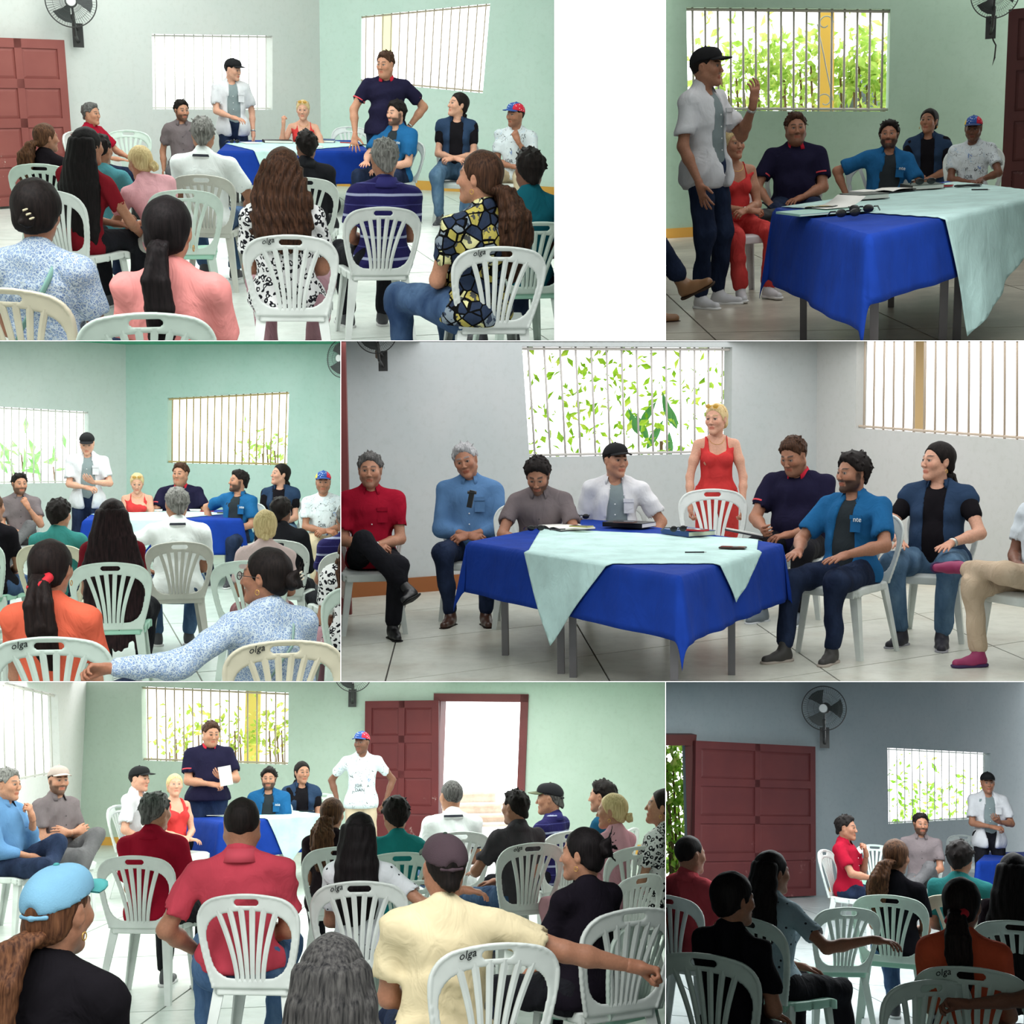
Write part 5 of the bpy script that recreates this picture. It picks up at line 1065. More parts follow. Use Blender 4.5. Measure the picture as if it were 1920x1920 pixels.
    person('person in denim vest with long black hair seated second from the right',1741,228,198,176,hy=-18,hp=10,fem=True,w=1.1,hair=hs_('low',DK,len=.4,r=.045,wave=.003,side=.2),top=VEST,bot=LJ,skin=MD,aR='fore',aL='lap',ear=1,legs=False)
    person('person in cap and white printed tee seated farthest right by the door',1825,242,196,172,hy=-4,hp=-4,hair=hs_('buzz',DK),cap_=(mat('tricolour_cap',(52,84,150),.8,.15,pat='cap3'),(62,78,120),{}),top=WTEE(),bot=KH,skin=DKS,beard=.3,aL='fore',aR='clasp',legs=False)
    person('person in dark jeans and tan boots whose crossed foot shows at the lower left edge',1062,250,335,-92,hair=hs_('short',DK),top=('tee',(90,90,90)),bot=DJ,aL='lap',aR='lap',lR=((.02,.62,-.22),1),lL='sit',shoe=('dress',(150,110,76),(60,44,34)),chair=True)
    put_chair(p.onz(1262,560).x-.3,p.onz(1262,560).y,-90,'white plastic chair cut off by the left edge of the right-hand room',ppm=300)
# ================================================================ ROOM C (middle left)
def room_C():
    p=CUR[0]=PS['C']; wc=mat('wall_paint_C',(206,214,210),.8,.15,pat='plaster',c2=(196,206,202)); wm=mat('wall_paint_C2',(186,210,202),.8,.15,pat='plaster',c2=(172,202,192))
    zc=p.onplane(238,646,p.onz(238,1030),Vector((0,1,0))).z
    o,Mw,q=wl('wall_back',(0,1043),(238,1030),6,0,zc,[[(-40,760),(166,772),(166,905),(-40,908)]],wc); bars(o,q[0],15,mat('bar_white',(225,222,215),.6),.009); baseb(Mw,20,YB(),'baseboard_back',.12)
    o2,M2,q2=wl('wall_right',(238,1030),(639,1046),0,6,zc,[[(314,746),(542,734),(538,873),(313,868)]],wm); bars(o2,q2[0],17,mat('bar_rust2',(190,168,120),.7),.011); baseb(M2,20,YB(),'baseboard_right',.12)
    struct('ceiling_edge',MB().box((0,14,zc+.05),(16,12,.1)).mesh('c',mat('green_ceiling',(70,170,130),.6)))
    Y0=p.onz(538,1042); c=Y0+Vector((.45,1.2,0)); MB().box((0,0,2),(.3,.3,4)).build('column',YB(),None,Matrix.Translation((c.x,c.y,0)),label='ochre porch column outside the right end of the barred window in the left room',cat='column')
    G=((110,150,60),(150,190,90),(196,206,120))
    foliage('shrub','small shrub outside the lower right of the barred window',[tuple(p.at(u,v,112)+Vector((0,0,0))) for u,v in((500,830),(492,850),(515,845),(480,860))],26,.14,G,6,(.5,.3,.4))
    foliage('shrub','long-leaved plant outside the blown-out left window',[tuple(p.at(u,v,112)) for u,v in((40,850),(60,870),(100,875),(20,860))],7,.4,((110,160,100),(130,180,110),(160,200,130)),7,(.6,.2,.4),long=3.5)
    f=p.at(640,672,155); fan(Matrix.Translation(f)@Matrix.Rotation(rad(-50),4,'Z'),'grey wall fan cut off by the right edge of the left middle room',(0,0),(110,116,114))
    floor('floor',p.onz(238,1030),(1.5,.3),(.2,-2.4),(-8,9),(-1,7),mat('floor_slab_C',(196,204,198),.35,.4,pat='stain',c2=(184,196,188),c3=(168,182,174)),mat('joint',(120,122,116),.9),(-9,9,1,20))
    P=[p.onz(158,976,.75),p.onz(452,975,.75),p.onz(442,957,.75),p.onz(182,958,.75)]
    table(P,.75,'steel-legged table under blue and mint cloths in the left middle room',LM())
    cloths(P,.75,(.38,.38,.40,.3),0,[(lambda a,b:(.35*a,-.42)),(lambda a,b:(.92*a,.5*b)),(lambda a,b:(.6*a,b+.1)),(lambda a,b:(.0,.5*b))],' in front of the woman with sunglasses on her head',seed=12)
    z=.765; notebook(275,958,z,8,(30,30,34),'closed black folder on the table in front of the blonde woman',.34,.22,.03); notebook(362,957,z,-5,(30,30,34),'black notebook beside the small red phone',.2,.28,.03); phone(388,959,z,85,'small red phone on the right of the table',case=(190,60,70)); phone(420,962,z,85,'black phone at the right end of the pale cloth')
    person('person with a beard in a grey polo seated with crossed legs at the far left',37,908,168,-168,hy=12,hair=hs_('curly',DK),top=GREYPOLO,bot=GREYT,beard=.85,skin=LB,aL='chin',aR='lap',lL='over',shoe=SNG)
    person('person in black cap and open white shirt standing beside the table',163,832,166,180,sit=False,hy=0,hp=-18,hair=hs_('buzz',DK),cap_=capB,top=OPEN_SHIRT,bot=DJ,skin=LS,aR='clasp',aL='gest')
    person('person in red top with sunglasses on her blonde hair looking down at the table',257,906,150,180,hp=-16,fem=True,hair=hs_('bun',BL),top=REDTOP,bot=RT,skin=LS,glasses=('head',(170,110,60)),aL='lap',aR='lap',legs=False,neck=1)
    person('person in navy polo with pinkish red collar seated behind the white polo man',338,889,170,178,hy=-22,w=1.25,hair=hs_('short',DB),top=POLO,bot=DJ,skin=LB,beard=.25,aL='fore',aR='fore')
    person('person with dark beard and open blue shirt seated in profile at the table end',446,903,168,150,hy=-38,hp=6,w=1.05,hair=hs_('short',DK,t=.018),beard=.95,top=BLUE,bot=DJ,skin=LB,aR=((.17,-.02,-.33),'fist',(-.9,.4,-.2),(0,-.3,-1),(1,-.3,.1)),aL='lap')
    person('person in black tee and denim vest looking left under the window',525,890,168,168,hy=-55,hp=8,fem=True,w=1.08,hair=hs_('low',DK,len=.36,r=.045,wave=.003,side=.15),top=VEST,bot=LJ,skin=LS,aL='lap',aR='lap')
    person('person in tricolour cap and white printed tee right of the vest wearer',606,905,172,180,hy=-8,hair=hs_('buzz',DK),cap_=CAP3(),top=WTEE(),bot=KH,skin=MD,beard=.3,aL='clasp',aR='clasp')
    person('person with short black hair and teal tee seated beside the long hair',112,966,238,-12,hy=-12,hair=hs_('short',DK,t=.02),top=('tee',(58,128,124)),bot=DJ,skin=LB,chair_col=CREAM)
    person('person in a black top whose arm and curly hair show at the left edge',-14,952,244,-20,hy=-20,fem=True,hair=hs_('low',BR,len=.34,r=.05,wave=.004),top=('tee',(24,22,26)),bot=JEANS,skin=MD,w=1.1,chair_off=(-.05,0,0),chair_col=MINT)
    person('person with very long straight dark hair seated in the centre left',212,972,300,-6,fem=True,hair=hs_('long',((18,11,14),(50,32,34)),len=.86,wd=.15,ears=0,sx=.03),top=('tee',(110,26,36)),bot=BK,skin=MD,chair_off=(0,-.05,4),chair_col=MINT)
    person('person with short grey hair in a white polo seated in front of the table',331,946,256,4,hy=8,hair=hs_('short',GR,t=.012),top=WPOLO,bot=JEANS,skin=MD,w=1.15,aL=((.10,.15,-.28),'relax',(-.8,.6,-.1),(0,-.4,-1),(1,-.3,-.2)),chair_col=(196,194,186))
    person('person with blonde hair in a low knot and pale pink blouse seen from behind',497,988,262,-2,hy=0,hp=4,fem=True,w=1.12,hair=hs_('bun',BL,at=(-.115,-.055),r=.026),top=('tee',(214,188,188)),bot=((120,80,84),(140,96,100)),skin=MD,chair_col=MINT,chair_off=(-.06,0,-10))
    person('person in a black leather jacket seated behind the blonde woman',528,960,222,-14,hy=-12,hair=hs_('short',DK),top=('long',(32,32,36),{'fold':.008}),bot=BK,skin=DKS,aR='chin')
    person('person in leopard print cut off by the right edge of the left middle room',668,1012,318,6,fem=True,w=1.12,hair=hs_('long',DB,len=.40,wd=.1,wave=.005),top=LEO(),bot=((160,120,130),(180,140,148)),skin=MD,chair_col=MINT)
    person('person in a navy striped polo just visible at the right edge behind the leopard print',650,975,240,6,hair=hs_('short',GR),top=NAVY(),bot=BK,skin=MD)
    person('person in an orange top with a red scrunchie on her dark ponytail',98,1067,455,-16,hy=-6,fem=True,w=1.06,hair=hs_('pony',((22,17,17),(40,30,28)),len=.36,r=.048,at=(-.12,-.02),tie=(196,40,52),scrunch=1,side=.12),top=('tee',(222,104,78)),bot=DJ,skin=LB,ear=1,chair_col=MINT,chair_off=(.02,.0,10),chair_label='white plastic chair with a red gap handle under the person in orange',scr=1)
    person('person in blue floral blouse and glasses resting an arm on the next chair',496,1082,440,16,hy=46,fem=True,w=1.12,hair=hs_('clip',DK,at=(-.125,-.01),r=.042,tuft=.09,tie=(200,190,170),ts=1),top=(FLO()[0].replace('tee','long'),FLO()[1],{'fold':.006}),bot=DJ,skin=MD,sash=(130,160,150),glasses=('on',(40,28,24)),ear=1,aL=((.50,-.06,-.12),'grip',(.9,.1,.1),(0,-.6,-.8),(0,-.4,-1)),chair_col=CREAM,chair_off=(.08,.02,-14),scr=1)
    chair_px(20,1178,420,14,'mint-white plastic chair cut off at the lower left corner of the room',col=MINT)
# ================================================================ ROOM D (middle right)
def room_D():
    p=CUR[0]=PS['D']; wc=mat('wall_paint_D',(196,200,202),.8,.15,pat='plaster',c2=(186,194,196)); wr=mat('wall_paint_D2',(206,206,206),.8,.15,pat='plaster',c2=(200,202,200))
    o,Mw,q=wl('wall_back',(639,1122),(1530,1052),5,0,4.2,[[(979,649),(1373,651),(1371,850),(993,858)]],wc); bars(o,q[0],14,mat('bar_white2',(196,192,188),.6),.011)
    baseb(Mw,26,mat('brown_paint',(150,92,52),.6),'baseboard_back',.14)
    o2,M2,q2=wl('wall_right',(1530,1052),(1920,1110),0,5,4.2,[[(1607,600),(1960,600),(1960,829),(1604,803)]],wr); bars(o2,q2[0],17,mat('bar_rust3',(200,184,168),.7),.011); baseb(M2,20,YB(),'baseboard_right',.12)
    n=(p.onz(1530,1052)-p.onz(639,1122)).normalized(); pn_=Vector((-n.y,n.x,0))
    def out(u,v,d): return p.onplane(u,v,p.onz(1000,1094)+pn_*d,pn_)
    G=((104,160,30),(150,196,50),(200,214,90))
    foliage('shrub','bright vine leaves scattered outside the big left window',[tuple(out(u,v,1.2)) for u,v in((1030,690),(1000,770),(1060,800),(1120,660),(1150,780),(1180,830),(1240,700),(1060,840),(1290,740),(1330,690),(1220,790),(1100,720),(1160,700),(1010,820),(1320,830),(1090,660),(1270,820),(1200,740))],24,.12,G,8,(.75,.3,.6),stem=False)
    e=empty('banana_plant',Matrix.Translation(out(1240,860,1.4)),'plant with large oval green leaves outside the right half of the left window','plant'); c0=out(1240,860,1.4)
    for i,(u,v,a,l) in enumerate(((1187,790,20,.30),(1203,800,25,.34),(1228,815,-30,.36),(1250,765,15,.36),(1260,780,20,.30),(1255,835,0,.3),(1215,775,-35,.3))):
        cc=out(u,v,1.4)-c0; R=Matrix.Rotation(rad(-a),3,'Y'); rows=[]
        for t in np.linspace(0,1,8): w=.042*math.sin(math.pi*t**.8)+.002; rows.append([cc+R@Vector((x*w,.02*abs(x),(t-.5)*l*1.05)) for x in(-1,-.5,0,.5,1)])
        obj('leaf',MB().strip(rows).mesh('leaf',mat('bigleaf',(96,166,96),.5),True),e)
    MB().tube([(0,0,-1.2),(0,0,.2)],.02,6).build('stem',mat('bark',(120,96,72),.9),e)
    for u in(1510,): pass
    c=p.onplane(1725,700,p.onz(1725,1080)+Vector((1.2,1.2,0)),Vector((-(p.onz(1920,1110)-p.onz(1530,1052)).normalized().y,(p.onz(1920,1110)-p.onz(1530,1052)).normalized().x,0))); MB().box((0,0,2),(.12,.12,4)).build('column',mat('ochre_pale',(226,190,140),.6),None,Matrix.Translation((c.x,c.y,0)),label='thin pale ochre post outside the right window',cat='column')
    # door edge at left
    a=p.onz(650,1150); b=Vector((a.x,a.y,0)); Md=Matrix.Translation(b-Vector((1.0,.15,0)))@Matrix.Rotation(rad(6),4,'Z'); zt=3.2
    door_leaf('door_1',Md,1.06,2.6,2,(1,1,1,1),mat('door_paint2',(132,68,66),.5,.3,pat='peel',c2=(120,60,60),c3=(190,170,160)))
    f=out(705,622,-.45); fan(Matrix.Translation(f)@Matrix.Scale(.8,4),'dark wall fan bracket at the top left corner of the middle right room',(0,0),(36,30,34)); g=out(708,662,-.3); MB().tube([(-.03,0,.35),(-.005,0,.1),(0,0,.03)],.004,5).tube([(0,0,.03),(0,0,.02),(0,0,-.04),(0,0,-.05)],[.008,.022,.02,.006],10).build('pull_cord',mat('cordbeige',(120,104,92),.6),None,Matrix.Translation(g),label='pull cord with small beige bell knob hanging from the fan',cat='cord',smooth=True)
    floor('floor',p.onz(742,1202),tuple((p.onz(1078,1165)-p.onz(742,1202))[:2]),tuple((p.onz(722,1278)-p.onz(742,1202))[:2]),(-3,6),(-4,4),mat('floor_slab_D',(216,216,206),.32,.45,pat='stain',c2=(204,206,194),c3=(184,178,164)),mat('joint2',(70,68,64),.9),(-5,9,2,17))
    P=[p.onz(880,1018,.75),p.onz(1272,1082,.75),p.onz(1463,1022,.75),p.onz(1105,974,.75)]
    lp=[(.14,.08),(.45,.07),(.51,.07),(.95,.07),(.94,.62),(.5,.93),(.56,.93)]
    table(P,.75,'steel-legged table in the centre under blue and mint cloths',LM(),legpos=lp,lr=.022)
    cloths(P,.75,(.34,.36,.34,.3),0,[(lambda a,b:(.50*a,-.55)),(lambda a,b:(a+.25,.42*b)),(lambda a,b:(.9*a,1.02*b)),(lambda a,b:(.04*a,.5*b))],' in front of the standing woman in red',seed=21)
    z=.768
    notebook(1062,990,z,-60,(40,44,50),'open notebook with blank pages at the left end of the table',.2,.28,open_=True); pen(1046,993,z+.03,25,'black pen lying across the open notebook'); phone(1090,988,z+.03,60,'phone with yellowish screen on the open notebook',col=(190,180,110)); shades(1005,996,z,20,'black sunglasses at the left corner of the mint cloth'); shades(1090,974,z,10,'black sunglasses at the far edge of the table'); 
    notebook(1180,987,z,60,(24,24,26),'thick black book near the man in the cap',.2,.34,.035); phone(1172,980,z+.04,70,'brown phone lying on the thick black book',case=(110,84,76)); notebook(1290,1002,z,35,(40,70,120),'blue-edged book near the middle right of the mint cloth',.22,.32,.035,pages=(205,214,190)); phone(1305,995,z+.04,60,'red cased phone on the blue-edged book',case=(190,40,52)); shades(1272,998,z+.04,30,'black sunglasses on the blue-edged book'); phone(1374,1028,z,75,'dark brown phone near the right corner of the mint cloth',case=(70,50,48)); pen(1303,1036,z,5,'silver pen on the mint cloth left of the brown phone')
    person('person in a dark red shirt and black trousers seated with crossed legs at the left',694,883,268,-165,hy=-6,hair=hs_('short',SP,t=.014),top=REDSH,bot=BK,skin=LB,aL='clasp',aR='clasp',lR='over',shoe=DR,beard=.35,watch='L')
    person('person with grey hair and light blue long-sleeved shirt seated against the wall',873,865,266,-174,hy=-6,hr=14,hp=-6,side=0,hair=hs_('short',((120,120,122),(190,190,192)),t=.012),top=('roll',(86,122,164),{'buttons':(220,225,230),'pocket':1,'hem':-.06,'fold':.006}),bot=DJ,skin=MD,aL='clasp',aR='clasp',shoe=BRN)
    c=p.at(884,935,272); MB().box((0,0,0),(.035,.02,.12)).tube([(-.03,0,.04),(.03,0,.05)],.012,6).build('sunglasses',mat('shades',(16,16,18),.25,.5),None,Matrix.Translation(c+Vector((0,-.03,0)))@Matrix.Rotation(rad(12),4,'Y'),label='folded dark sunglasses hanging from the light blue shirt front',cat='sunglasses')
    person('person in grey polo with bowed head reading at the left end of the table',1008,893,266,-176,lean=16,hp=-28,hy=-6,hair=hs_('short',DK,t=.02),top=GREYPOLO,bot=GREYT,skin=MD,beard=.8,aR='fore',aL='fore',legs=False,chair_off=(.12,0,0))
    person('person in black cap and open white shirt seated behind the table',1155,864,262,182,hy=30,lean=2,hair=hs_('buzz',DK),cap_=capB,top=OPEN_SHIRT,bot=DJ,skin=LB,aL=((.04,.12,-.42),'relax',(-.3,.6,-.7),(-1,0,0),(.9,-.6,0)),aR='hang',watch='L',legs=False)
    person('person in a red jumpsuit standing with both hands on a chair back',1342,787,226,182,sit=False,hs=1.07,hy=-26,hr=0,lean=3,fem=True,hair=hs_('bun',BL,r=.03),top=REDTOP,bot=RT,skin=LS,glasses=('head',(214,160,30)),aL=((.05,.17,-.50),'grip',(0,.3,-1),(-.4,.3,-.6),(.7,-.7,0)),aR=((.07,.17,-.50),'grip',(0,.3,-1),(-.4,.3,-.6),(.7,-.7,0)),neck=1,watch='R')
    chair_px(1336,918,232,180,'white plastic chair in front of the standing person in red',zt=.99,scale=1.15)
    person('person in a navy polo with red collar looking down at a notebook',1487,855,276,156,hy=-12,hp=-24,lean=4,w=1.25,hair=hs_('short',DB,t=.014),top=POLO,bot=BK,skin=MD,beard=.35,aR=((-.08,.34,-.3),'grip',(-.2,1,.0),(-.9,0,.3),(.8,-.5,-.4)),aL='lap',shoe=('sneaker',(110,120,128),(210,214,216)),chair_off=(0,-.03,0))
    c=p.at(1395,1000,276); e=empty('notebook',Matrix.Translation(c)@Matrix.Rotation(rad(20),4,'Z')@Matrix.Rotation(rad(12),4,'Y'),'small notebook held open by the man in the navy polo','notebook'); MB().box((0,0,0),(.22,.16,.012)).build('cover',mat('bkc',(60,60,66),.5),e); MB().box((0,0,.01),(.21,.15,.012)).build('pages',mat('paper(232, 230, 224)',(232,230,224),.8),e)
    person('person with dark beard and open blue shirt seated with hands on his knees',1597,888,303,142,hy=-18,w=1.12,hair=hs_('short',DK,t=.024),beard=.95,top=BLUE,bot=DJ,skin=MD,aR='knee',aL='knee',lR='fwd',lL='sit',shoe=('sneaker',(56,54,52),(170,160,150)))
    person('person in denim vest and black tee with a dark curly ponytail wearing jeans',1757,866,308,158,hy=-40,hp=4,fem=True,w=1.18,hair=hs_('low',DK,len=.34,r=.055,wave=.004,side=.1),top=VEST,bot=LJ,skin=LS,aL='knee',aR='knee',ear=1,watch='L',shoe=('sneaker',(34,32,44),(150,150,156)))
    person('person in white tee and beige trousers cut off by the right edge',1962,902,312,122,hair=hs_('buzz',DK),top=('tee',(206,214,220)),bot=((186,164,140),(202,182,158)),skin=DKS,aL='lap',aR='clasp',lR='sit',lL='four',shoe=('sneaker',(150,44,92),(60,40,80)))
# ================================================================ ROOM E (bottom left)
def room_E():
    p=CUR[0]=PS['E']; wl_=mat('wall_paint_E',(242,240,238),.8,.15,pat='plaster',c2=(236,236,234)); wm=mat('wall_paint_E2',(196,212,200),.8,.15,pat='plaster',c2=(186,204,190))
    o,Mw,q=wl('wall_left',(0,1640),(148,1584),6,0,5.2,[[(-60,1262),(108,1302),(113,1450),(-60,1480)]],wl_); bars(o,q[0],9,mat('bar_white',(225,222,215),.6),.012); baseb(Mw,20,YB(),'baseboard_left',.12)
    o2,M2,q2=wl('wall_back',(148,1584),(1248,1602),0,6,5.2,[[(265,1287),(541,1299),(540,1434),(267,1426)],[(827,1314),(978,1316),(966,1588),(817,1588)]],wm); bars(o2,q2[0],16,mat('bar_rust4',(196,180,158),.7),.012); baseb(M2,30,YB(),'baseboard_back',.12)
    d=(p.onz(1248,1602)-p.onz(148,1584)).normalized(); nn=Vector((-d.y,d.x,0)); w0=p.onz(600,1591)
    def out(u,v,dy): return p.onplane(u,v,w0+nn*dy,nn)
    fr=mat('door_frame_E',(120,62,62),.5,.3,pat='peel',c2=(108,54,56),c3=(190,170,160)); Q=q2[1]
    def bar(a,b,w,nm): va,vb=Vector((a[0],0,a[1])),Vector((b[0],0,b[1])); u=(vb-va).normalized(); s=Vector((u.z,0,-u.x))*w/2; V=[va-s+Vector((0,-.03,0)),va+s+Vector((0,-.03,0)),va+s+Vector((0,.24,0)),va-s+Vector((0,.24,0)),vb-s+Vector((0,-.03,0)),vb+s+Vector((0,-.03,0)),vb+s+Vector((0,.24,0)),vb-s+Vector((0,.24,0))]; return MB().hexa(V)
    k=.05; tl,tr,br,bl=Q
    for i,(a,b) in enumerate((((tl[0]-.1,tl[1]+k),(tr[0]+.1,tr[1]+k)),((tr[0]+k,tr[1]+.1),(br[0]+k,0)),((tl[0]-k,tl[1]),(bl[0]-k,0)))): struct('door_1_frame',bar(a,b,.11,'f').mesh('frame',fr),M2)
    a=p.onplane(823,1560,w0-nn*.12,nn); b=p.onplane(683,1560,w0-nn*.12,nn); zt=p.onplane(820,1313,w0-nn*.12,nn).z-.02; W=(a-b).length; Md=Matrix(((d.x,nn.x,0,b.x),(d.y,nn.y,0,b.y),(0,0,1,.02),(0,0,0,1)))
    door_leaf('door_1',Md,W,zt,2,(1,1,1,1),mat('door_paint_E',(112,46,48),.5,.3,pat='peel',c2=(100,40,44),c3=(170,140,136)))
    f=p.onplane(662,1262,w0-nn*.4,nn); fan(Matrix.Translation(f)@Matrix.Scale(1.15,4),'grey wall fan beside the open door, cut off by the top of the lower room',(0,0),(60,66,66))
    c=out(474,1360,1.6); MB().box((0,0,2),(.24,.24,4)).build('column',mat('yellow_paint',(238,214,112),.6),None,Matrix.Translation((c.x,c.y,0)),label='yellow porch column outside the barred window behind the standing man',cat='column')
    G=((110,150,50),(160,180,70),(206,200,110))
    foliage('shrub','low shrub outside the barred window left of the yellow column',[tuple(out(u,v,1.2)) for u,v in((350,1380),(330,1385),(372,1375),(440,1370),(430,1385),(450,1380),(318,1410))],34,.14,G,9,(.45,.3,.45))
    foliage('shrub','low shrub outside the barred window right of the yellow column',[tuple(out(u,v,1.2)) for u,v in((520,1380),(505,1370),(528,1370),(515,1360))],34,.14,G,10,(.4,.3,.4))
    g0=out(880,1560,4.2)
    for i,(v,w_) in enumerate(((1545,1.5),(1527,1.35),(1506,1.2),(1484,1.0))):
        c=out(876,v,4.2+.45*i); z=max(c.z,.05); MB().box((0,0,z/2-.02),(w_,.45,z-.04)).box((0,-.02,z-.02),(w_+.05,.5,.04)).build('garden_step',mat('step_stone',(232,214,202),.8,pat='stain',c2=(240,226,214),c3=(214,190,174)),None,Matrix.Translation((c.x,c.y,0)),label='pale stone step outside the doorway, '+('lowest','second from the bottom','third from the bottom','topmost')[i]+' of four',cat='step',group='steps outside the doorway')
    MB().tube([(0,0,0),(.35,-.02,.35),(.6,-.02,.9)],.012,5).build('cord',mat('cord',(40,36,34),.6),None,Matrix.Translation(p.onplane(823,1314,w0-nn*.05,nn)),label='thin dark cable running up the wall from the door frame',cat='cord')
    floor('floor',p.onz(148,1584),(1.6,.03),(-.35,-2.0),(-6,9),(-1,9),mat('floor_slab_E',(208,212,206),.32,.45,pat='stain',c2=(196,204,198),c3=(178,190,180)),mat('joint3',(96,100,96),.9),(-12,9,1,20))
    P=[p.onz(330,1530,.75),p.onz(413,1543,.75),p.onz(603,1529,.75),p.onz(500,1516,.75)]
    table(P,.75,'steel-legged table under blue and mint cloths before the standing man',LM())
    cloths(P,.75,(.36,.38,.42,.3),0,[(lambda a,b:(.3*a,.1*b)),(lambda a,b:(a+.52,.60*b)),(lambda a,b:(1.0*a,1.02*b)),(lambda a,b:(.1*a,.98*b))],' in the large lower room',seed=31)
    z=.768; shades(369,1525,z,20,'black sunglasses at the left corner of the table'); notebook(357,1527,z,20,(24,24,28),'closed black folder at the left corner of the table',.24,.2,.02); phone(505,1518,z,80,'red cased phone near the bearded man',case=(180,40,52)); notebook(520,1519,z,20,(40,44,40),'black and white notebook in front of the bearded man',.2,.28,.02); sheet(405,1528,z,10,.22,.3,'pale paper beside the folder on the table'); phone(575,1521,z,80,'black phone near the far right end of the table')
    person('person with grey hair and light blue shirt seated at the far left edge',16,1472,250,-112,hy=-4,hair=hs_('short',GR,t=.012),top=('roll',(94,134,176),{'hem':-.06,'fold':.006}),bot=DJ,skin=LB,aL='chin',aR='lap',lR='sit',lL='over',shoe=DR)
    person('person in beige cap and grey polo seated with folded arms',110,1464,226,-128,hy=-18,hair=hs_('short',DK),cap_=((176,160,152),(186,170,162),{}),top=GREYPOLO,bot=GREYT,skin=LB,beard=.85,aL='crossed',aR='crossed',lL='over',lR='sit',shoe=BRN,watch='R')
    person('person in black cap and white shirt seated in profile by the table',262,1461,194,-112,hy=-6,hair=hs_('buzz',DK),cap_=capB,top=OPEN_SHIRT,bot=BK,skin=LS,aL='lap',aR=((-.05,.2,-.4),'relax',(-.3,.6,-.7),(-1,0,0),(.9,-.6,0)))
    person('person with blonde hair and red top seated behind the table looking up',328,1473,180,-140,hy=-22,hp=8,fem=True,hair=hs_('bun',BL,r=.03),top=REDTOP,bot=RT,skin=LS,aL='lap',aR='lap',legs=False)
    person('person in navy polo with red collar standing and holding a white paper',396,1376,184,-166,sit=False,hy=10,hp=-12,w=1.24,hair=hs_('short',DB),top=POLO,bot=((26,36,62),(40,54,84)),skin=LB,beard=.15,aR='clasp',aL='gest')
    c=p.at(424,1454,190); MB().box((0,0,0),(.12,.004,.19)).box((.004,.004,.0),(.12,.003,.19)).build('paper',mat('paper(232, 230, 224)',(232,230,224),.8),None,Matrix.Translation(c+Vector((0,-.1,0)))@Matrix.Rotation(rad(-10),4,'Y'),label='white folded paper held by the standing man in the navy polo',cat='paper')
    person('person with dark beard and open blue shirt seated at the right of the table',504,1461,168,178,hair=hs_('short',DK,t=.018),beard=.95,top=BLUE,bot=DJ,skin=LB,w=1.05,aL='lap',aR='lap',legs=False)
    person('person in denim vest and black tee smiling beside the bearded man',567,1449,170,-172,hy=12,fem=True,w=1.08,hair=hs_('low',DK,len=.36,r=.04,wave=.003,side=.2),top=VEST,bot=LJ,skin=LB,aL='lap',aR='lap',legs=False)
    person('person in tricolour cap and white printed tee standing before the door',678,1393,167,176,sit=False,hy=-22,hair=hs_('buzz',DK),cap_=CAP3(),top=WTEE(),bot=((190,170,146),(206,188,164)),skin=DKS,beard=.3,aR=((.09,-.02,-.44),'fist',(-.3,.2,-1),(-1,0,0),(.9,-.6,0)),aL=((.09,-.02,-.44),'fist',(-.3,.2,-1),(-1,0,0),(.9,-.6,0)),shown=1)
    chair_px(604,1488,168,-176,'empty mint plastic chair against the mint wall behind the curly-haired woman',col=MINT)
    person('person with salt-and-pepper hair and dark red shirt seated from behind at the left',293,1524,302,-22,hy=-14,hair=hs_('short',SP,t=.012),top=REDSH,bot=BK,skin=LB,chair_off=(-.05,0,8))
    person('person with curly brown hair clipped in mint and black top in the middle',624,1528,256,-6,hy=-16,fem=True,w=1.08,hair=hs_('low',BR,len=.36,r=.06,wave=.005,tie=(150,220,200),at=(-.10,-.01),side=-.1),top=('tee',(34,26,30)),bot=BK,skin=LB,aL='lap',chair_off=(.06,0,4))
    person('person with short black hair and teal tee seated before the open door leaf',741,1530,276,-2,hy=14,hair=hs_('short',DK,t=.02),top=('tee',(34,122,122)),bot=DJ,skin=LB,aR='fore',chair_col=MINT,chair_off=(.04,0,0))
    person('person in white polo with dark collar stripe seated in the doorway light',845,1494,246,10,hy=14,hair=hs_('buzz',SP),top=WPOLO,bot=JEANS,skin=LB,w=1.12)
    person('person with short dark hair and charcoal shirt seated in front of the bright doorway',965,1515,262,28,hy=14,hair=hs_('short',DK,t=.009),top=('polo',(66,62,66),{}),bot=JEANS,skin=MD,aL='fore',chair_off=(.02,-.02,-10),scr=1)
    person('person in navy striped polo and flat black cap seated right of the doorway',1030,1499,238,50,hy=22,hair=hs_('short',SP),cap_=((34,34,38),(96,100,78),{}),top=NAVY(),bot=BK,skin=LB,chair_off=(.04,-.03,-24))
    person('person with dark hair almost hidden behind the blonde woman at the right',1128,1494,240,60,hair=hs_('short',DK),top=('tee',(30,80,110)),bot=BK,skin=LB)
    person('person with blonde hair in a low knot and pink blouse seated at the right',1146,1522,268,42,hy=22,fem=True,w=1.08,hair=hs_('bun',BL,at=(-.128,-.04),r=.034),top=('tee',(214,160,172)),bot=((190,140,150),(200,150,160)),skin=LB,chair_off=(.06,-.03,-20),ear=1)
    person('person in leopard print blouse and rose trousers seated at the right edge',1240,1514,280,52,hy=22,hp=10,fem=True,w=1.15,hair=hs_('low',DK,len=.3),top=LEO(),bot=((176,118,130),(196,140,150)),skin=LB,aL='lap',ear=1,chair_col=MINT)
    person('person with long straight black hair and dotted white blouse in the middle',676,1566,338,-10,hy=-6,fem=True,hair=hs_('long',((14,11,12),(30,25,27)),len=.50,wd=.085,ears=1,n=13,tie=(206,176,110)),top=DOT(),bot=GREYT,skin=LB,aR=((.42,.1,-.1),'relax',(1,.1,-.3),(-.2,0,-1),(.3,-.4,-.6)),chair_off=(0,.0,6),scr=1)
    c=None
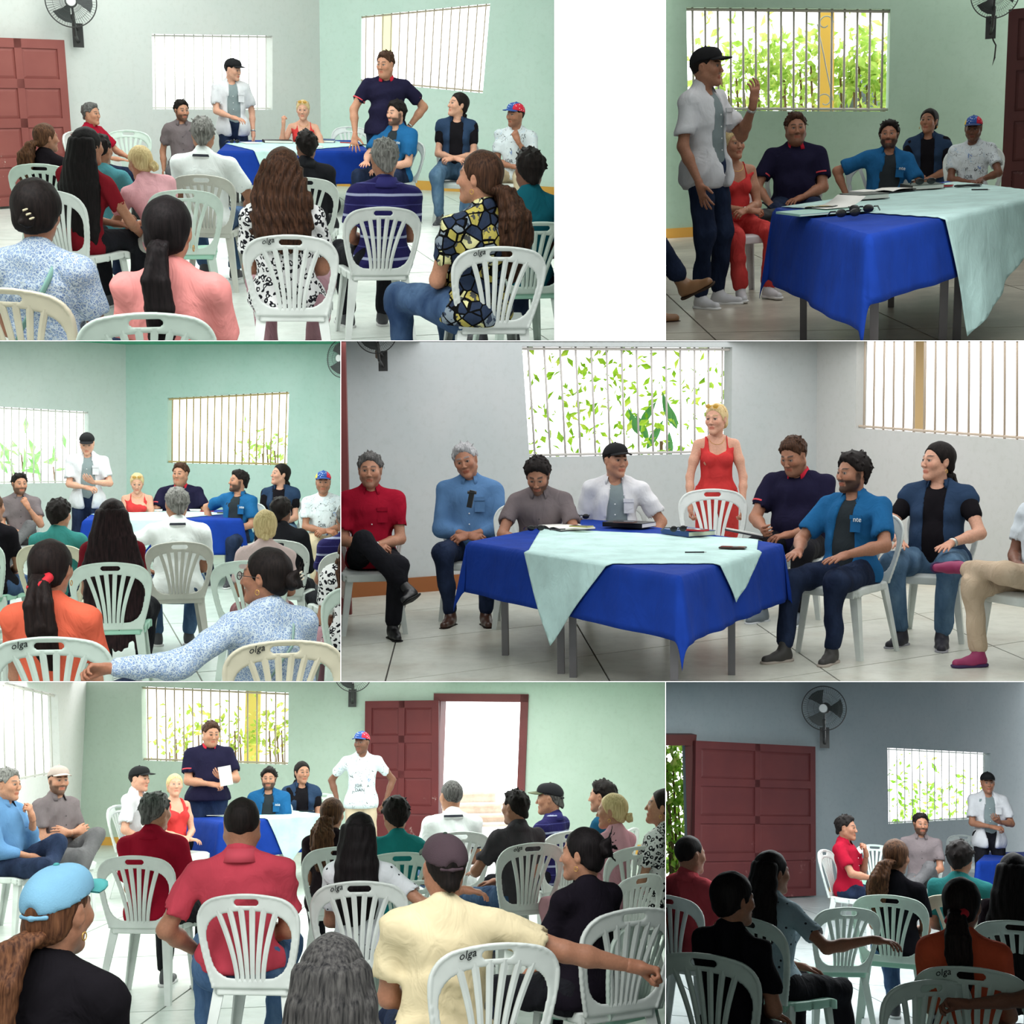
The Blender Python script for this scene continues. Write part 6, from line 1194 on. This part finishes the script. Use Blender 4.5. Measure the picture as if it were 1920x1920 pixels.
    person('person in a coral polo and blue jeans with cropped black hair',454,1547,415,-4,hy=2,w=1.2,hair=hs_('buzz',DK),top=('polo',(182,66,80),{'collar':(190,74,88),'hem':.0}),bot=((50,78,118),(96,124,156)),skin=MD,aL=((.02,.2,-.38),'relax',(-.3,.8,-.4),(-.5,0,-.8),(.8,-.6,-.3)),lL='wide',chair_off=(.13,-.05,-10),chair_label='white plastic chair with a red handle gap under the person in coral')
    person('person in cream tee and worn dark brown cap stretching an arm to the right',832,1628,500,-2,hy=14,hp=4,w=1.12,hair=hs_('short',DK),cap_=((70,56,62),(58,70,62),{}),top=('tee',(214,200,164),{'fold':.008}),bot=DJ,skin=MD,aR=((.52,-.02,-.16),'fist',(1,0,-.2),(-.1,-.3,-1),(.2,-.6,-.6)),aL='lap',chair_off=(.12,.03,12),scr=1)
    person('person in black tee with a messy black updo and gold earrings',1090,1603,400,30,hy=28,fem=True,w=1.15,hair=hs_('clip',((14,11,12),(30,25,27)),at=(-.115,.035),r=.045,tuft=.11,ts=1),top=('tee',(26,22,30)),bot=BK,skin=LB,ear=1,chair_off=(.10,-.02,-8))
    person('person in a light blue cap with brown ponytail and black tee',112,1712,720,-12,hy=-16,hp=2,fem=True,hair=hs_('low',((50,28,20),(112,74,50)),len=.36,r=.052,at=(-.12,-.045),wave=.002,side=-.25),cap_=((112,158,184),(72,146,146),{'tilt':4}),top=('tee',(22,20,24)),bot=BK,skin=MD,ear=1,chair_col=MINT,legs=False)
    person('person with long greying black hair at the bottom edge between two chairs',622,1846,760,0,fem=True,hair=hs_('long',((24,24,26),(84,82,80)),len=.4,wd=.09,ears=0,n=13),top=('tee',(30,28,34)),bot=BK,skin=MD,legs=False,chair=False)
    chair_px(782,1652,330,26,'empty mint-seated plastic chair behind the man in the brown cap',col=MINT)
    chair_px(1222,1722,430,36,'empty mint plastic chair in the lower right corner of the large lower room',col=MINT)
    chair_px(1205,1640,330,40,'white plastic chair at the right edge before the leopard print person')
# ================================================================ ROOM F (bottom right)
def room_F():
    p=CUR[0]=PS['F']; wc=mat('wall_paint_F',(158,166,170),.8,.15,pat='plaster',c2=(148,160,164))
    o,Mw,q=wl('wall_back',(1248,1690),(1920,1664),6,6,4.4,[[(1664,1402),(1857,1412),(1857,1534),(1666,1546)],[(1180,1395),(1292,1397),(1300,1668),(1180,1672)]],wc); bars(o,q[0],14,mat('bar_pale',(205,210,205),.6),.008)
    d=(p.onz(1920,1664)-p.onz(1248,1690)).normalized(); nn=Vector((-d.y,d.x,0)); w0=p.onz(1600,1676)
    def out(u,v,dy): return p.onplane(u,v,w0+nn*dy,nn)
    baseb(Mw,30,YB(),'baseboard_back',.12,s0=9)
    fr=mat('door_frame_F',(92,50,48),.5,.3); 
    def pw(u,v,dd=-.05): return p.onplane(u,v,w0+nn*dd,nn)
    a,b=pw(1150,1386),pw(1299,1386); struct('door_1_frame',MB().tube([a,b],.10,4).tube([pw(1292,1390),pw(1299,1668)],.07,4).mesh('frame',fr))
    a=pw(1300,1560,-.15); b=pw(1527,1560,-.15); zt=pw(1415,1397,-.15).z; Md=Matrix(((d.x,nn.x,0,a.x),(d.y,nn.y,0,a.y),(0,0,1,.02),(0,0,0,1)))
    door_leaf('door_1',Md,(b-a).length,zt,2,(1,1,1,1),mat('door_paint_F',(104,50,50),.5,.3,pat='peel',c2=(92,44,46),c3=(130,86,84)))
    f=pw(1545,1328,-.45); fan(Matrix.Translation(f)@Matrix.Scale(1.32,4),'dark wall fan high on the wall beside the door in the dim room',(-8,4),(34,34,36))
    G=((104,160,40),(150,196,70),(206,214,120))
    foliage('shrub','bright leaves outside the window of the dim room',[tuple(out(u,v,1.2)) for u,v in((1680,1450),(1676,1520),(1700,1480),(1730,1500),(1750,1520),(1780,1490),(1800,1520),(1700,1530),(1760,1470),(1830,1500))],30,.13,G,12,(.6,.3,.5),stem=False)
    foliage('shrub','green bushes outside the doorway at the left of the dim room',[tuple(out(u,v,1.5)) for u,v in((1262,1440),(1270,1480),(1258,1540),(1275,1560),(1262,1600),(1270,1640),(1255,1500),(1250,1420))],120,.17,G,13,(.6,.4,.6))
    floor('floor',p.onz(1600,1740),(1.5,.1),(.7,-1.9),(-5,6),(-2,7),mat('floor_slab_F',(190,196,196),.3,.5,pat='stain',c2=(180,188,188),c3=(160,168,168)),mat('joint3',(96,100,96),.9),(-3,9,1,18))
    P=[p.onz(1834,1616,.75),p.onz(1985,1613,.75),p.onz(1985,1598,.75),p.onz(1852,1599,.75)]
    table(P,.75,'table under a blue cloth at the right edge of the dim room',LM()); drape('tablecloth',P,.75,rect_cloth(.3,.3,.4,.3),mat('blue_cloth'),'royal blue tablecloth in the shadows at the right edge of the dim room',seed=41,wave=.015,flare=.16)
    person('person in dark red shirt seated in profile with a hand at his mouth',1588,1553,186,-108,hy=-2,hair=hs_('short',DK,t=.016),top=REDSH,bot=DJ,skin=MD,aL='chin',aR='fore',shoe=DR)
    chair_px(1640,1584,170,178,'empty plastic chair against the wall between the two seated men of the dim room',col=MINT)
    person('person with a beard in grey polo seated under the window with a leg crossed',1727,1546,170,180,hy=10,hair=hs_('curly',DK),top=GREYPOLO,bot=GREYT,skin=MD,beard=.9,aL='lap',aR='hang',lL='over',shoe=SNG)
    person('person in black cap and open white shirt standing right of the window',1852,1468,162,184,sit=False,hp=-4,hair=hs_('buzz',DK),cap_=capB,top=OPEN_SHIRT,bot=BK,skin=MD,aR='clasp',aL='gest')
    chair_px(1806,1566,165,180,'white plastic chair behind the standing man in the dim room')
    person('person in coral polo with cropped hair seated at the left edge of the dim room',1296,1604,292,-28,hy=-22,w=1.1,hair=hs_('buzz',DK),top=('polo',(170,66,74),{}),bot=JEANS,skin=MD,chair_off=(-.08,0,10))
    person('person in black tee with a dark updo in the foreground of the dim room',1378,1688,400,-30,hy=-22,fem=True,w=1.12,hair=hs_('bun',((12,10,11),(34,28,28)),at=(-.10,.04),r=.03,t=.018),top=('tee',(20,19,24)),bot=BK,skin=MD,chair_off=(-.1,.0,18),chair_col=MINT,lR='fwd',shoe=('sandal',(60,40,40),(40,30,30)))
    person('person with long black hair and dotted pale blouse stretching an arm right',1450,1637,330,-34,hy=-18,fem=True,hair=hs_('long',((12,10,11),(34,28,28)),len=.42,wd=.085),top=('tee',mat('dotted_cloth2',(150,172,182),.85,.15,pat='dots',bump=.7,bsc=10,bd=.025,c2=(40,42,50),sc=1.7),{}),bot=BK,skin=MD,aR=((.42,.16,-.1),'relax',(1,.1,-.1),(-.2,0,-1),(.3,-.4,-.6)),chair_col=MINT,lR='fwd',shoe=('sandal',(60,40,40),(40,30,30)))
    person('person with curly brown ponytail and mint tie in a black top in the dim room',1682,1608,276,-14,hy=-14,fem=True,hair=hs_('low',BR,len=.34,r=.055,wave=.004,tie=(90,190,150),at=(-.11,-.02),side=-.25),top=('tee',(20,19,24)),bot=JEANS,skin=MD,chair_off=(-.06,0,10),chair_col=MINT)
    person('person with short black hair and teal tee in the dim room',1801,1611,268,-10,hy=-12,hair=hs_('short',DK,t=.02),top=('tee',(40,104,104)),bot=DJ,skin=MD,chair_col=CREAM)
    person('person with long black hair cut off by the right edge of the dim room',1902,1640,330,-6,fem=True,hair=hs_('long',((12,10,11),(34,28,28)),len=.8,wd=.13,ears=0),top=('tee',(30,20,26)),bot=BK,skin=MD,chair_off=(0,.03,0),chair_col=MINT)
    person('person in an orange top with a red scrunchie on her ponytail in the dim room',1806,1698,420,-16,hy=-6,fem=True,w=1.06,hair=hs_('pony',((18,14,14),(44,34,32)),len=.34,r=.048,at=(-.12,-.02),tie=(196,40,52),scrunch=1,side=.1),top=('tee',(214,92,62)),bot=DJ,skin=MD,chair_col=MINT,chair_off=(.02,0,10),scr=1)
    person('person outside the right edge whose brown hand rests on the chair back',2060,1730,430,16,fem=True,hair=hs_('bun',DK),top=FLO(),bot=DJ,skin=DKS,aL=((.50,-.06,-.16),'grip',(.9,.1,.1),(0,-.6,-.8),(0,-.4,-1)),chair=False,legs=False)
    chair_px(1592,1702,330,24,'empty mint plastic chair in the middle of the dim room',col=MINT)
    chair_px(1748,1838,420,34,'plastic chair beside the woman in orange at the bottom of the dim room',col=MINT)
import sys,time
T0=time.time()
def run(names):
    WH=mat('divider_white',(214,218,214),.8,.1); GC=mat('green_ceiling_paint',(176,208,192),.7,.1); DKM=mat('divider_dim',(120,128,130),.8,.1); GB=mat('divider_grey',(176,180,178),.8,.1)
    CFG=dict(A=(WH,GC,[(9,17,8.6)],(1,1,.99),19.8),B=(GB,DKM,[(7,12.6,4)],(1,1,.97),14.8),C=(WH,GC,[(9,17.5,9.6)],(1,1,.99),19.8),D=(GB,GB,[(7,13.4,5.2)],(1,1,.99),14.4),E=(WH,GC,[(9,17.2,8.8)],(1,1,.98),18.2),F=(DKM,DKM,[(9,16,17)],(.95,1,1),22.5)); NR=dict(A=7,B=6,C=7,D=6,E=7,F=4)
    for n in names:
        globals()['room_'+n](); clip_panel(PS[n]); m,t,L,lc,fr_=CFG[n]; room_shell(PS[n],m,t,NR[n],fr_,L,lc,0,0); print(n,round(time.time()-T0,1))
    hall(mat('hall_paint',(190,194,190),.8,.1),700)
run('ABCDEF')
